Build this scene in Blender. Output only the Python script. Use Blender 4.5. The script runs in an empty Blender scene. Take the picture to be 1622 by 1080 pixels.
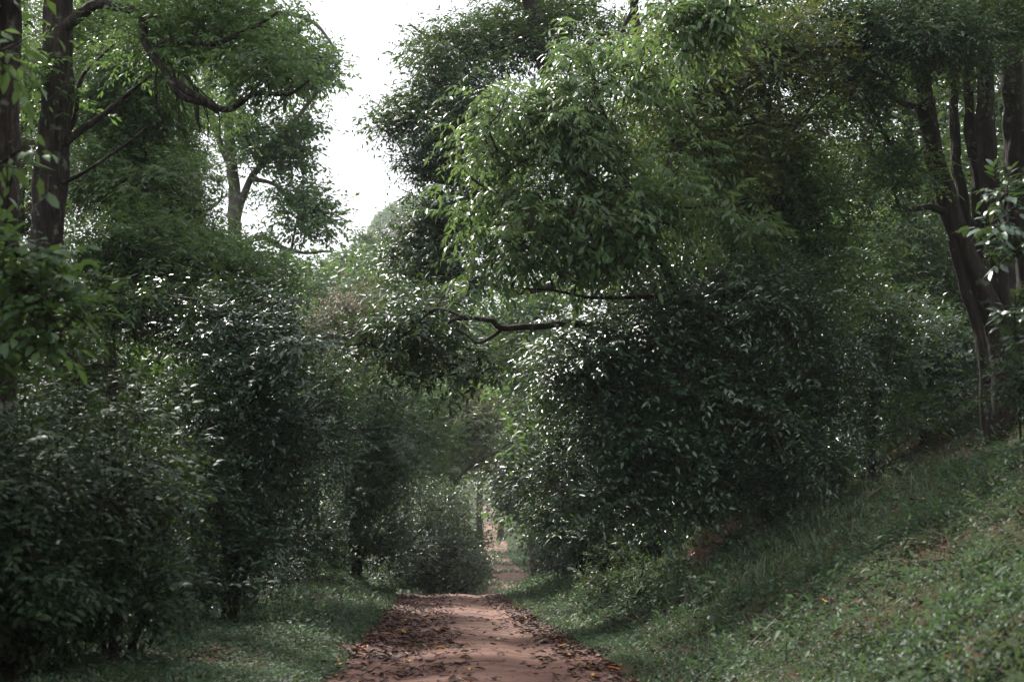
import bpy, math
import numpy as np
from mathutils import Vector, Matrix

# ------------------------------------------------------------------ camera, light
SC = bpy.context.scene
COL = SC.collection
FPX = 2253.0
PITCH = math.atan(240 / FPX)
CAMZ = 1.6
cam_d = bpy.data.cameras.new('camera')
cam = bpy.data.objects.new('camera', cam_d)
COL.objects.link(cam)
cam.location = (0, 0, CAMZ)
cam.rotation_euler = (math.pi / 2 + PITCH, 0, 0)
cam_d.sensor_width = 36
cam_d.lens = 36 * FPX / 1622
cam_d.clip_end = 3000
cam_d.dof.use_dof = True
cam_d.dof.focus_distance = 27
cam_d.dof.aperture_fstop = 2.4
SC.camera = cam

SUN_ELEV, SUN_ROT = math.radians(46), math.radians(-33)
world = bpy.data.worlds.new('World')
SC.world = world
world.use_nodes = True
wn, wl = world.node_tree.nodes, world.node_tree.links
wn.clear()
w_out = wn.new('ShaderNodeOutputWorld')
w_bg = wn.new('ShaderNodeBackground')
w_sky = wn.new('ShaderNodeTexSky')
w_sky.sky_type = 'NISHITA'
w_sky.sun_disc = False
w_sky.sun_elevation = SUN_ELEV
w_sky.sun_rotation = SUN_ROT
w_sky.dust_density = 3.0
w_sky.air_density = 1.0
w_tc = wn.new('ShaderNodeTexCoord')
w_no = wn.new('ShaderNodeTexNoise')
w_no.inputs['Scale'].default_value = 2.2
w_no.inputs['Detail'].default_value = 6
w_ra = wn.new('ShaderNodeValToRGB')
w_ra.color_ramp.elements[0].position = 0.30
w_ra.color_ramp.elements[0].color = (0.80, 0.80, 0.80, 1)
w_ra.color_ramp.elements[1].position = 0.62
w_mix = wn.new('ShaderNodeMix')
w_mix.data_type = 'RGBA'
w_mix.inputs[7].default_value = (8.2, 8.35, 8.8, 1)      # bright thin cloud
wl.new(w_tc.outputs['Generated'], w_no.inputs['Vector'])
wl.new(w_no.outputs['Fac'], w_ra.inputs['Fac'])
wl.new(w_ra.outputs['Color'], w_mix.inputs[0])
wl.new(w_sky.outputs['Color'], w_mix.inputs[6])
wl.new(w_mix.outputs[2], w_bg.inputs['Color'])
w_bg.inputs['Strength'].default_value = 0.10
wl.new(w_bg.outputs['Background'], w_out.inputs['Surface'])

sun_d = bpy.data.lights.new('sun', 'SUN')
sun = bpy.data.objects.new('sun', sun_d)
COL.objects.link(sun)
to_sun = Vector((math.sin(SUN_ROT) * math.cos(SUN_ELEV), math.cos(SUN_ROT) * math.cos(SUN_ELEV), math.sin(SUN_ELEV)))
sun.rotation_euler = to_sun.to_track_quat('Z', 'Y').to_euler()
sun.location = (0, 0, 60)
sun_d.energy = 4.5
sun_d.angle = math.radians(2.5)
sun_d.color = (1.0, 0.95, 0.88)

SC.view_settings.view_transform = 'Standard'
SC.view_settings.look = 'None'
SC.view_settings.exposure = 1.06
SC.view_settings.gamma = 1.0
SC.view_settings.use_curve_mapping = False
SC.render.engine = 'CYCLES'
SC.cycles.max_bounces = 5
SC.cycles.diffuse_bounces = 3
SC.cycles.glossy_bounces = 2
SC.cycles.transmission_bounces = 3
SC.cycles.volume_bounces = 0
SC.cycles.caustics_reflective = False
SC.cycles.caustics_refractive = False
SC.cycles.sample_clamp_indirect = 6
SC.cycles.use_denoising = True

RNG = np.random.default_rng(7)
CT, ST = math.cos(PITCH), math.sin(PITCH)


def P(px, py, Y):
    """point at distance Y along the path direction seen at photo pixel px, py"""
    u = (np.asarray(px, float) - 811) / FPX
    v = (540 - np.asarray(py, float)) / FPX
    dy = CT - v * ST
    s = Y / dy
    return np.stack([u * s, np.broadcast_to(Y, np.shape(u * s)).astype(float), CAMZ + (ST + v * CT) * s], -1)


def proj(p):
    p = np.asarray(p, float)
    x, y, z = p[..., 0], p[..., 1], p[..., 2] - CAMZ
    f = y * CT + z * ST
    f = np.where(f < 0.1, 0.1, f)
    u = x / f
    v = (-y * ST + z * CT) / f
    return 811 + u * FPX, 540 - v * FPX


# ------------------------------------------------------------------ noise, height
def _hash(ix, iy, seed):
    n = (ix.astype(np.int64) * 374761393 + iy.astype(np.int64) * 668265263 + seed * 1442695) & 0x7fffffff
    n = ((n ^ (n >> 13)) * 1274126177) & 0x7fffffff
    return ((n ^ (n >> 16)) & 0xffff) / 65535.0


def vnoise(x, y, s=1.0, seed=1):
    x = np.asarray(x, float) * s + 1000; y = np.asarray(y, float) * s + 1000
    ix, iy = np.floor(x), np.floor(y)
    fx, fy = x - ix, y - iy
    fx = fx * fx * (3 - 2 * fx); fy = fy * fy * (3 - 2 * fy)
    a, b = _hash(ix, iy, seed), _hash(ix + 1, iy, seed)
    c, d = _hash(ix, iy + 1, seed), _hash(ix + 1, iy + 1, seed)
    return (a * (1 - fx) + b * fx) * (1 - fy) + (c * (1 - fx) + d * fx) * fy


def sstep(a, b, x):
    t = np.clip((x - a) / (b - a), 0, 1)
    return t * t * (3 - 2 * t)


_yy = np.array([-400, 0, 10, 15, 20, 28, 39, 46, 53, 60, 68, 76, 85, 97, 110, 125, 140, 155, 170, 185, 200, 240, 300, 400, 700, 1500])
_zz = np.array([0, 0, 0, -.08, -.31, -.64, -1.12, -1.75, -2.6, -3.5, -4.1, -4.05, -3.6, -3.75, -3.68, -3.75, -3.4, -2.9, -2.28, -1.9, -1.5, 2.5, 9, 22, 45, 60])
_cy = np.array([-400, 0, 12, 20, 28, 39, 50, 60, 70, 85, 97, 110, 125, 140, 170, 200, 260, 400])
_cx = np.array([.2, 0, -.24, -.68, -1.1, -1.64, -1.75, -1.3, -.6, .1, -.3, -1.2, -1.6, -1.7, -2.5, -3.2, -8, -14])
_dy = np.concatenate([np.arange(-20, 260, .5), np.arange(260, 1500, 20)])
_k = np.exp(-np.linspace(-2, 2, 9) ** 2); _k /= _k.sum()
_dz = np.interp(_dy, _yy, _zz); _dz[8:540] = np.convolve(_dz, _k, 'same')[8:540]
_k2 = np.exp(-np.linspace(-2, 2, 17) ** 2); _k2 /= _k2.sum()
_dx = np.interp(_dy, _cy, _cx); _dx[12:540] = np.convolve(_dx, _k2, 'same')[12:540]


def zc(y): return np.interp(y, _dy, _dz)
def pc(y): return np.interp(y, _dy, _dx)


def halfw(y, side):
    return 1.27 + 0.14 * (vnoise(y, np.full(np.shape(y), 3.0 + side), .5, 5) - .5) + 0.12 * (vnoise(y, np.full(np.shape(y), 8.0 + side), 2.1, 6) - .5)


def H(x, y, carve=True):
    x = np.asarray(x, float); y = np.asarray(y, float)
    d = x - pc(y)
    z = zc(y) + 0 * x
    near = 1 - sstep(48, 78, y)
    # right bank
    toe = 1.75 + .35 * (vnoise(y, 0 * y, .22, 11) - .5)
    slope = .60 + .12 * (vnoise(y, 0 * y, .15, 12) - .5)
    Hb = 2.15
    t = np.clip(d - toe, 0, None)
    raw = slope * t * t / (t + .5)
    top = Hb + .09 * np.clip(d - 5.5, 0, None) + .46 * np.clip(d - 7.7, 0, 12) + .2 * np.clip(d - 19.7, 0, None)
    k = .35
    hb = -k * np.log(np.exp(-np.clip(raw, 0, 30) / k) + np.exp(-np.clip(top, 0, 30) / k))
    hb = np.where(raw > 8, top, np.clip(hb, 0, None))
    # little red cut in the bank
    cut = np.exp(-((y - 23.5) / 3.0) ** 2)
    hb = hb + cut * (.45 * sstep(4.05, 4.35, d) - .30 * sstep(2.7, 4.0, d) * (1 - sstep(4.0, 4.3, d))) * (1 - sstep(5.0, 7.0, d))
    hb = hb - .28 * np.exp(-((y - 27) / 3.5) ** 2 - ((d - 7.6) / 1.6) ** 2)
    far_r = .33 * np.clip(d - 1.8, 0, 8) + .25 * np.clip(d - 9.8, 0, None)
    # left
    e = -d
    lip = 3.3 + .5 * sstep(12, 20, y) + .35 * (vnoise(y, 0 * y + 5, .25, 13) - .5)
    up = (.42 * np.exp(-((y - 36) / 7.5) ** 2)) * sstep(1.5, 3.0, e) + .05 * sstep(1.3, 2.0, e)
    f = np.clip(e - lip, 0, None)
    fall = -np.where(f < 6, .62 * f * f / (f + .5), .62 * 36 / 6.5) + .10 * np.clip(f - 14, 0, None) + .2 * np.clip(f - 50, 0, None)
    far_l = .12 * np.clip(e - 2, 0, 6) + .28 * np.clip(e - 8, 0, None)
    z = z + np.where(d > 0, near * hb + (1 - near) * far_r, near * (fall + up) + (1 - near) * far_l)
    off = sstep(1.2, 2.2, np.abs(d))
    z = z + near * sstep(2.2, 3.2, d) * (.30 * (vnoise(x, y, .9, 26) - .5) + .16 * (vnoise(x, y, 2.2, 27) - .5))
    z = z + off * (.22 * (vnoise(x, y, .45, 21) - .5) + .13 * (vnoise(x, y, 1.3, 22) - .5) + .05 * (vnoise(x, y, 3.7, 23) - .5))
    z = z + (1 - off) * (.035 * (vnoise(x, y, .8, 24) - .5) + .012 * (vnoise(x, y, 3, 25) - .5)) - .045 * np.exp(-((np.abs(d) - .66) / .26) ** 2) * (1 - off) + (1 - off) * .018 * (vnoise(x, y * 2.5, 1.6, 28) - .5)
    if carve:
        hw = np.where(d > 0, halfw(y, 1), halfw(y, 0))
        z = z - .07 * (1 - sstep(hw - .12, hw + .06, np.abs(d))) * (y < 215)
    return z


# ------------------------------------------------------------------ object helpers
def tag(o, label=None, cat=None, group=None, kind=None):
    if label: o['label'] = label
    if cat: o['category'] = cat
    if group: o['group'] = group
    if kind: o['kind'] = kind
    return o


def mesh_data(name, V, F, mat, v=None, smooth=False):
    V = np.ascontiguousarray(V, np.float32); F = np.ascontiguousarray(F, np.int32)
    n = F.shape[1]
    me = bpy.data.meshes.new(name)
    me.vertices.add(len(V)); me.vertices.foreach_set('co', V.ravel())
    me.loops.add(F.size); me.loops.foreach_set('vertex_index', F.ravel())
    me.polygons.add(len(F))
    me.polygons.foreach_set('loop_start', np.arange(0, F.size, n, dtype=np.int32))
    me.polygons.foreach_set('loop_total', np.full(len(F), n, np.int32))
    if smooth: me.polygons.foreach_set('use_smooth', np.ones(len(F), bool))
    if v is not None:
        a = me.attributes.new('tint', 'FLOAT', 'POINT')
        a.data.foreach_set('value', np.ascontiguousarray(v, np.float32))
    me.materials.append(mat)
    me.update(calc_edges=True)
    return me


def obj(name, V, F, mat, parent=None, v=None, smooth=False, base=None):
    if base is not None: V = V - np.asarray(base)
    o = bpy.data.objects.new(name, mesh_data(name, V, F, mat, v, smooth))
    COL.objects.link(o)
    if parent is not None: o.parent = parent
    return o


def empty(name, loc, rz=0):
    o = bpy.data.objects.new(name, None)
    o.empty_display_size = .3
    o.location = loc; o.rotation_euler = (0, 0, rz)
    COL.objects.link(o)
    return o


class Geo:
    def __init__(s): s.V, s.F, s.A, s.n = [], [], [], 0
    def add(s, V, F, a=None):
        s.V.append(V); s.F.append(F + s.n); s.n += len(V)
        s.A.append(np.full(len(V), .5) if a is None else (np.full(len(V), a) if np.isscalar(a) else a))
    def get(s): return np.concatenate(s.V), np.concatenate(s.F), np.concatenate(s.A)


def nrm(a): return a / np.maximum(np.linalg.norm(a, axis=-1, keepdims=True), 1e-9)


def smooth_path(pts, rad, n):
    pts = np.asarray(pts, float); rad = np.asarray(rad, float)
    if len(pts) == 2: t = np.linspace(0, 1, n)[:, None]; return pts[0] * (1 - t) + pts[1] * t, np.interp(t[:, 0], [0, 1], rad)
    p = np.vstack([2 * pts[0] - pts[1], pts, 2 * pts[-1] - pts[-2]])
    m = len(pts) - 1
    u = np.linspace(0, m - 1e-6, n); i = u.astype(int); t = (u - i)[:, None]
    p0, p1, p2, p3 = p[i], p[i + 1], p[i + 2], p[i + 3]
    out = .5 * (2 * p1 + (p2 - p0) * t + (2 * p0 - 5 * p1 + 4 * p2 - p3) * t ** 2 + (3 * p1 - p0 - 3 * p2 + p3) * t ** 3)
    return out, np.interp(u, np.arange(m + 1), rad)


def tube(g, pts, rad, sides=6, n=8, rough=0.0, bark=0.0, wob=0.0, cap=False):
    c, r = smooth_path(pts, rad, n)
    if wob:
        L = np.linalg.norm(np.diff(c, axis=0), axis=1).sum()
        k = RNG.uniform(0, 6, 6)
        s = np.linspace(0, 1, n)[:, None] * L
        amp = wob * np.sin(np.pi * np.linspace(0, 1, n))[:, None] ** .5
        c = c + amp * np.stack([np.sin(s[:, 0] * 2.1 + k[0]) + .5 * np.sin(s[:, 0] * 5.3 + k[1]), np.sin(s[:, 0] * 1.7 + k[2]), .7 * np.sin(s[:, 0] * 2.6 + k[3]) + .4 * np.sin(s[:, 0] * 6.1 + k[4])], -1)
    T = nrm(np.gradient(c, axis=0))
    ref = np.where(np.abs(T[:, 2:3]) > .9, np.array([[1., 0, 0]]), np.array([[0, 0, 1.]]))
    A = nrm(np.cross(T, ref)); B = np.cross(T, A)
    if np.abs(T[:, 2]).mean() > .6:
        A = nrm(np.cross(T, np.array([[0, 1., 0]]))); B = np.cross(T, A)
    th = np.linspace(0, 2 * np.pi, sides, endpoint=False)
    rr = r[:, None] * np.ones((1, sides))
    if rough:
        z = c[:, 2:3]
        rr = rr * (1 + rough * (vnoise(th[None] * 1.6 + 3, z * 1.1 + 0 * th, 1, 31) - .5) + rough * .8 * (vnoise(np.cos(th)[None] * 2 + 5 + 0 * z, z * 3 + 0 * th, 1, 33) - .5))
    if bark:
        z = c[:, 2:3] + 0 * th
        w = th[None] + .5 * (vnoise(th[None] * 2, z * 1.3, 1, 41) - .5)
        fur = np.abs(2 * vnoise(w * 6.2, z * 2.2, 1, 43) - 1)
        fin = vnoise(w * 14, z * 9, 1, 44)
        rr = rr + bark * (fur ** .6 - .6) + bark * .5 * (fin - .5)
    V = c[:, None] + rr[..., None] * (np.cos(th)[None, :, None] * A[:, None] + np.sin(th)[None, :, None] * B[:, None])
    V = V.reshape(-1, 3)
    i = np.arange(n - 1)[:, None] * sides; j = np.arange(sides)[None]; j2 = (j + 1) % sides
    a, b, cc, d = i + j, i + j2, i + sides + j2, i + sides + j
    F = np.concatenate([np.stack([a, b, cc], -1).reshape(-1, 3), np.stack([a, cc, d], -1).reshape(-1, 3)])
    if cap:
        V = np.vstack([V, c[-1:] + T[-1:] * .2 * r[-1]])
        e = (n - 1) * sides
        F = np.vstack([F, np.stack([e + np.arange(sides), e + (np.arange(sides) + 1) % sides, np.full(sides, len(V) - 1)], -1)])
    g.add(V, F)
    return c


# ------------------------------------------------------------------ leaf geometry
HI_T = np.array([0, .3, .3, .3, .68, .68, .68, 1.0])
HI_S = np.array([0, -1, 0, 1, -.82, 0, .82, 0]) * .5
HI_N = np.array([0, .16, 0, .16, .13, 0, .13, 0])          # edges lifted along the midrib
HI_C = np.array([0, -.05, -.03, -.05, -.16, -.13, -.16, -.34]) * .6
HI_F = np.array([[0, 2, 1], [0, 3, 2], [1, 2, 5], [1, 5, 4], [2, 3, 6], [2, 6, 5], [4, 5, 7], [5, 6, 7]])
LO_T = np.array([0, .42, 1.0, .42])
LO_S = np.array([0, -.5, 0, .5])
LO_N = np.array([0, .12, 0, .12])
LO_C = np.array([0, 0, -.10, 0])
LO_F = np.array([[0, 3, 2], [0, 2, 1]])


MD_T = np.array([0, .30, .30, .70, .70, 1.0])
MD_S = np.array([0, -.5, .5, .42, -.42, 0])
MD_N = np.array([0, .10, .10, .08, .08, 0])
MD_C = np.array([0, 0, 0, -.06, -.06, -.20])
MD_F = np.array([[0, 2, 1], [1, 2, 3], [1, 3, 4], [4, 3, 5]])


def leaf_mesh(pos, ax, no, L, W, hi):
    T, S, N, C, F = (HI_T, HI_S, HI_N, HI_C, HI_F) if hi is True else ((MD_T, MD_S, MD_N, MD_C, MD_F) if hi == 'md' else (LO_T, LO_S, LO_N, LO_C, LO_F))
    ax = nrm(ax); no = nrm(no - (no * ax).sum(-1, keepdims=True) * ax)
    sd = np.cross(no, ax)
    L = np.broadcast_to(L, len(pos))[:, None, None]; W = np.broadcast_to(W, len(pos))[:, None, None]
    V = pos[:, None] + ax[:, None] * (T[None, :, None] * L) + sd[:, None] * (S[None, :, None] * W) + no[:, None] * (N[None, :, None] * W + C[None, :, None] * L)
    m = len(T)
    FF = (F[None] + (np.arange(len(pos)) * m)[:, None, None]).reshape(-1, 3)
    return V.reshape(-1, 3), FF, m


def sprigs(o, d, sp, rng, out=None, ls=1.0):
    """leaves set alternately along drooping twigs; returns per-leaf pos, axis, normal, length, tint"""
    n = len(o); k = sp['k']
    t = (np.arange(k) + .6) / k
    tw = sp['tw'] * rng.uniform(.6, 1.25, n)
    d = nrm(d)
    sag = sp.get('sag', .25)
    pos = o[:, None] + d[:, None] * (t[None, :, None] * tw[:, None, None])
    pos[..., 2] -= sag * tw[:, None] * t[None] ** 2
    dd = np.repeat(d[:, None], k, 1).copy(); dd[..., 2] -= 2 * sag * t[None]; dd = nrm(dd)
    side = nrm(np.cross(d, np.array([0, 0, 1.])) + 1e-4)
    tilt = rng.uniform(-.5, .5, (n, 1)); side = nrm(side + np.array([0, 0, 1.]) * tilt)
    sgn = np.where(np.arange(k) % 2 == 0, 1, -1)[None, :, None]
    fwd = np.where(np.arange(k) >= k - 1, 2.5, .75)[None, :, None]
    ax = dd * fwd + side[:, None] * sgn + rng.normal(0, sp.get('j', .28), (n, k, 3))
    ax[..., 2] -= sp.get('droop', .35)
    ax = nrm(ax)
    no = np.array([0, 0, 1.]) + rng.normal(0, sp.get('nj', .38), (n, k, 3))
    if out is not None: no = no + out[:, None] * .5
    L = sp['L'] * ls * rng.uniform(.5, 1.25, (n, k))
    base = rng.uniform(0, 1, n)[:, None]
    tint = np.clip(.55 * base + .45 * rng.uniform(0, 1, (n, k)), 0, 1)
    f = lambda a: a.reshape(-1, 3)
    return f(pos), f(ax), f(no), L.ravel(), tint.ravel(), tw


# ------------------------------------------------------------------ materials
def new_mat(name):
    m = bpy.data.materials.new(name); m.use_nodes = True
    nt = m.node_tree; nt.nodes.clear()
    return m, nt, nt.nodes, nt.links


def ramp(N, stops, interp='LINEAR'):
    r = N.new('ShaderNodeValToRGB'); cr = r.color_ramp; cr.interpolation = interp
    while len(cr.elements) < len(stops): cr.elements.new(.5)
    for e, (p, c) in zip(cr.elements, stops): e.position = p; e.color = (*c, 1)
    return r


def leaf_mat(name, stops, rough=.38, trans=.28, tcol=(.17, .26, .035), spec=.5):
    m, nt, N, Lk = new_mat(name)
    at = N.new('ShaderNodeAttribute'); at.attribute_name = 'tint'
    oi = N.new('ShaderNodeObjectInfo')
    no = N.new('ShaderNodeTexNoise'); no.inputs['Scale'].default_value = 1.1; no.inputs['Detail'].default_value = 2
    tc = N.new('ShaderNodeTexCoord')
    Lk.new(tc.outputs['Object'], no.inputs['Vector'])
    a1 = N.new('ShaderNodeMath'); a1.operation = 'MULTIPLY_ADD'; a1.inputs[1].default_value = .45; Lk.new(no.outputs['Fac'], a1.inputs[0])
    a2 = N.new('ShaderNodeMath'); a2.operation = 'MULTIPLY_ADD'; a2.inputs[1].default_value = .85
    Lk.new(at.outputs['Fac'], a2.inputs[0]); Lk.new(a1.outputs[0], a2.inputs[2]); a1.inputs[2].default_value = -.20
    r = ramp(N, stops); Lk.new(a2.outputs[0], r.inputs['Fac'])
    p = N.new('ShaderNodeBsdfPrincipled')
    p.inputs['Roughness'].default_value = rough; p.inputs['Specular IOR Level'].default_value = spec
    Lk.new(r.outputs['Color'], p.inputs['Base Color'])
    t = N.new('ShaderNodeBsdfTranslucent')
    mx = N.new('ShaderNodeMix'); mx.data_type = 'RGBA'; mx.inputs[0].default_value = .5; mx.inputs[7].default_value = (*tcol, 1)
    Lk.new(r.outputs['Color'], mx.inputs[6]); Lk.new(mx.outputs[2], t.inputs['Color'])
    s = N.new('ShaderNodeMixShader'); s.inputs[0].default_value = trans
    Lk.new(p.outputs[0], s.inputs[1]); Lk.new(t.outputs[0], s.inputs[2])
    o = N.new('ShaderNodeOutputMaterial'); Lk.new(s.outputs[0], o.inputs['Surface'])
    return m


def bark_mat(name, c0, c1, c2, sc=9, bump=.5, lichen=.0):
    m, nt, N, Lk = new_mat(name)
    tc = N.new('ShaderNodeTexCoord'); mp = N.new('ShaderNodeMapping'); mp.inputs['Scale'].default_value = (1, 1, .22)
    Lk.new(tc.outputs['Object'], mp.inputs['Vector'])
    n1 = N.new('ShaderNodeTexNoise'); n1.inputs['Scale'].default_value = sc; n1.inputs['Detail'].default_value = 8; n1.inputs['Roughness'].default_value = .7
    Lk.new(mp.outputs[0], n1.inputs['Vector'])
    r = ramp(N, [(.3, c0), (.52, c1), (.75, c2)]); Lk.new(n1.outputs['Fac'], r.inputs['Fac'])
    n2 = N.new('ShaderNodeTexNoise'); n2.inputs['Scale'].default_value = 5.5; n2.inputs['Detail'].default_value = 5
    Lk.new(tc.outputs['Object'], n2.inputs['Vector'])
    r2 = ramp(N, [(.60, (0, 0, 0)), (.70, (1, 1, 1))]); Lk.new(n2.outputs['Fac'], r2.inputs['Fac'])
    ml = N.new('ShaderNodeMath'); ml.operation = 'MULTIPLY'; ml.inputs[1].default_value = lichen; Lk.new(r2.outputs['Color'], ml.inputs[0])
    mx = N.new('ShaderNodeMix'); mx.data_type = 'RGBA'; mx.inputs[7].default_value = (.20, .22, .17, 1)
    Lk.new(ml.outputs[0], mx.inputs[0]); Lk.new(r.outputs['Color'], mx.inputs[6])
    b = N.new('ShaderNodeBump'); b.inputs['Strength'].default_value = bump; b.inputs['Distance'].default_value = .06; Lk.new(n1.outputs['Fac'], b.inputs['Height'])
    p = N.new('ShaderNodeBsdfPrincipled'); p.inputs['Roughness'].default_value = .85; p.inputs['Specular IOR Level'].default_value = .25
    Lk.new(mx.outputs[2], p.inputs['Base Color']); Lk.new(b.outputs[0], p.inputs['Normal'])
    o = N.new('ShaderNodeOutputMaterial'); Lk.new(p.outputs[0], o.inputs['Surface'])
    return m


M = {}
M['dark'] = leaf_mat('dark glossy leaf', [(0, (.017, .042, .020)), (.5, (.034, .078, .032)), (.85, (.056, .112, .040)), (1, (.11, .14, .045))], rough=.40, trans=.27, spec=.5)
M['gloss'] = leaf_mat('shiny broad leaf', [(0, (.018, .044, .025)), (.5, (.030, .074, .036)), (.9, (.052, .112, .044)), (1, (.14, .20, .05))], rough=.33, trans=.2, spec=1.0)
M['shade'] = leaf_mat('shade darkened leaf', [(0, (.010, .026, .011)), (.6, (.021, .050, .019)), (1, (.06, .09, .03))], rough=.5, trans=.18, spec=.25)  # leaf colours darkened to carry the deep shade of the lower left
M['mid'] = leaf_mat('mid green leaf', [(0, (.036, .078, .028)), (.5, (.064, .130, .042)), (.85, (.100, .180, .058)), (1, (.18, .20, .06))], rough=.48, trans=.42, tcol=(.20, .32, .06))
M['bright'] = leaf_mat('fresh green leaf', [(0, (.036, .080, .032)), (.4, (.068, .132, .048)), (.8, (.118, .20, .068)), (1, (.24, .30, .09))], rough=.36, trans=.42, tcol=(.26, .38, .09))
M['yellow'] = leaf_mat('yellowing leaf', [(0, (.040, .078, .03)), (.55, (.080, .130, .042)), (.88, (.14, .17, .05)), (1, (.34, .21, .06))], rough=.4, trans=.35, tcol=(.28, .26, .05))
M['brownish'] = leaf_mat('dry olive leaf', [(0, (.06, .07, .035)), (.5, (.12, .115, .06)), (1, (.22, .155, .085))], rough=.6, trans=.3, tcol=(.2, .17, .06))
M['grey'] = leaf_mat('small grey green leaf', [(0, (.035, .055, .038)), (.5, (.060, .090, .056)), (1, (.12, .145, .09))], rough=.42, trans=.2, spec=.8)
M['far'] = leaf_mat('distant canopy leaf', [(0, (.045, .090, .038)), (.5, (.080, .150, .056)), (1, (.14, .22, .075))], rough=.5, trans=.32)
M['herb'] = leaf_mat('ground herb leaf', [(0, (.028, .042, .027)), (.4, (.052, .092, .052)), (.75, (.098, .155, .090)), (1, (.19, .19, .11))], rough=.60, trans=.34, spec=.3, tcol=(.14, .24, .06))
M['grass'] = leaf_mat('grass blade', [(0, (.038, .066, .030)), (.5, (.068, .105, .052)), (.8, (.12, .145, .075)), (1, (.22, .18, .11))], rough=.5, trans=.3)
M['bark_dark'] = bark_mat('dark furrowed bark', (.008, .006, .005), (.034, .025, .020), (.12, .098, .080), 15, 1.0, .8)
M['bark_brown'] = bark_mat('brown bark', (.010, .008, .006), (.030, .022, .017), (.070, .052, .040), 13, .9, .45)
M['bark_grey'] = bark_mat('grey bark', (.045, .040, .034), (.10, .09, .075), (.17, .155, .13), 7, .4, .3)
M['bark_twig'] = bark_mat('twig bark', (.018, .014, .011), (.04, .031, .024), (.07, .055, .042), 12, .2, 0)


def litter_mat(name, stops, rough=.72):
    m, nt, N, Lk = new_mat(name)
    at = N.new('ShaderNodeAttribute'); at.attribute_name = 'tint'
    tc = N.new('ShaderNodeTexCoord'); no = N.new('ShaderNodeTexNoise'); no.inputs['Scale'].default_value = 24; no.inputs['Detail'].default_value = 4
    Lk.new(tc.outputs['Object'], no.inputs['Vector'])
    r = ramp(N, stops); Lk.new(at.outputs['Fac'], r.inputs['Fac'])
    hs = N.new('ShaderNodeHueSaturation'); Lk.new(r.outputs['Color'], hs.inputs['Color'])
    mr = N.new('ShaderNodeMapRange'); mr.inputs[1].default_value = .3; mr.inputs[2].default_value = .7; mr.inputs[3].default_value = .6; mr.inputs[4].default_value = 1.35
    Lk.new(no.outputs['Fac'], mr.inputs[0]); Lk.new(mr.outputs[0], hs.inputs['Value'])
    p = N.new('ShaderNodeBsdfPrincipled'); p.inputs['Roughness'].default_value = rough; Lk.new(hs.outputs[0], p.inputs['Base Color'])
    o = N.new('ShaderNodeOutputMaterial'); Lk.new(p.outputs[0], o.inputs['Surface'])
    return m


M['litter'] = litter_mat('fallen leaf', [(0, (.026, .012, .009)), (.35, (.066, .025, .017)), (.6, (.125, .043, .026)), (.8, (.19, .080, .048)), (.88, (.16, .15, .10)), (.93, (.48, .25, .035)), (1, (.55, .15, .02))])
M['litter_green'] = litter_mat('fallen green leaf', [(0, (.22, .30, .12)), (1, (.35, .42, .22))])
M['wood'] = bark_mat('weathered stick', (.05, .035, .026), (.11, .08, .06), (.2, .16, .13), 10, .3, 0)


def ground_mat():
    m, nt, N, Lk = new_mat('forest floor')
    tc = N.new('ShaderNodeTexCoord'); ge = N.new('ShaderNodeNewGeometry')
    def noise(s, d=6, r=.6):
        n = N.new('ShaderNodeTexNoise'); n.inputs['Scale'].default_value = s; n.inputs['Detail'].default_value = d; n.inputs['Roughness'].default_value = r
        Lk.new(tc.outputs['Object'], n.inputs['Vector']); return n
    n1, n2, n3 = noise(14, 8, .7), noise(.9, 5), noise(60, 4, .7)
    soil = ramp(N, [(.3, (.035, .018, .012)), (.5, (.075, .035, .022)), (.7, (.13, .058, .036))]); Lk.new(n1.outputs['Fac'], soil.inputs['Fac'])
    moss = ramp(N, [(.3, (.018, .030, .012)), (.55, (.035, .055, .020)), (.75, (.06, .085, .03))]); Lk.new(n3.outputs['Fac'], moss.inputs['Fac'])
    cut = ramp(N, [(.3, (.055, .022, .015)), (.6, (.10, .040, .026)), (.8, (.15, .065, .042))]); Lk.new(n1.outputs['Fac'], cut.inputs['Fac'])
    mk = ramp(N, [(.34, (0, 0, 0)), (.52, (1, 1, 1))]); Lk.new(n2.outputs['Fac'], mk.inputs['Fac'])
    a = N.new('ShaderNodeMix'); a.data_type = 'RGBA'; Lk.new(mk.outputs['Color'], a.inputs[0]); Lk.new(soil.outputs['Color'], a.inputs[6]); Lk.new(moss.outputs['Color'], a.inputs[7])
    sx = N.new('ShaderNodeSeparateXYZ'); Lk.new(ge.outputs['True Normal'], sx.inputs[0])
    st = ramp(N, [(.52, (1, 1, 1)), (.66, (0, 0, 0))]); Lk.new(sx.outputs['Z'], st.inputs['Fac'])
    b = N.new('ShaderNodeMix'); b.data_type = 'RGBA'; Lk.new(st.outputs['Color'], b.inputs[0]); Lk.new(a.outputs[2], b.inputs[6]); Lk.new(cut.outputs['Color'], b.inputs[7])
    bp = N.new('ShaderNodeBump'); bp.inputs['Strength'].default_value = .8; bp.inputs['Distance'].default_value = .05; Lk.new(n1.outputs['Fac'], bp.inputs['Height'])
    p = N.new('ShaderNodeBsdfPrincipled'); p.inputs['Roughness'].default_value = .95; p.inputs['Specular IOR Level'].default_value = .2
    Lk.new(b.outputs[2], p.inputs['Base Color']); Lk.new(bp.outputs[0], p.inputs['Normal'])
    o = N.new('ShaderNodeOutputMaterial'); Lk.new(p.outputs[0], o.inputs['Surface'])
    return m


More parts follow.
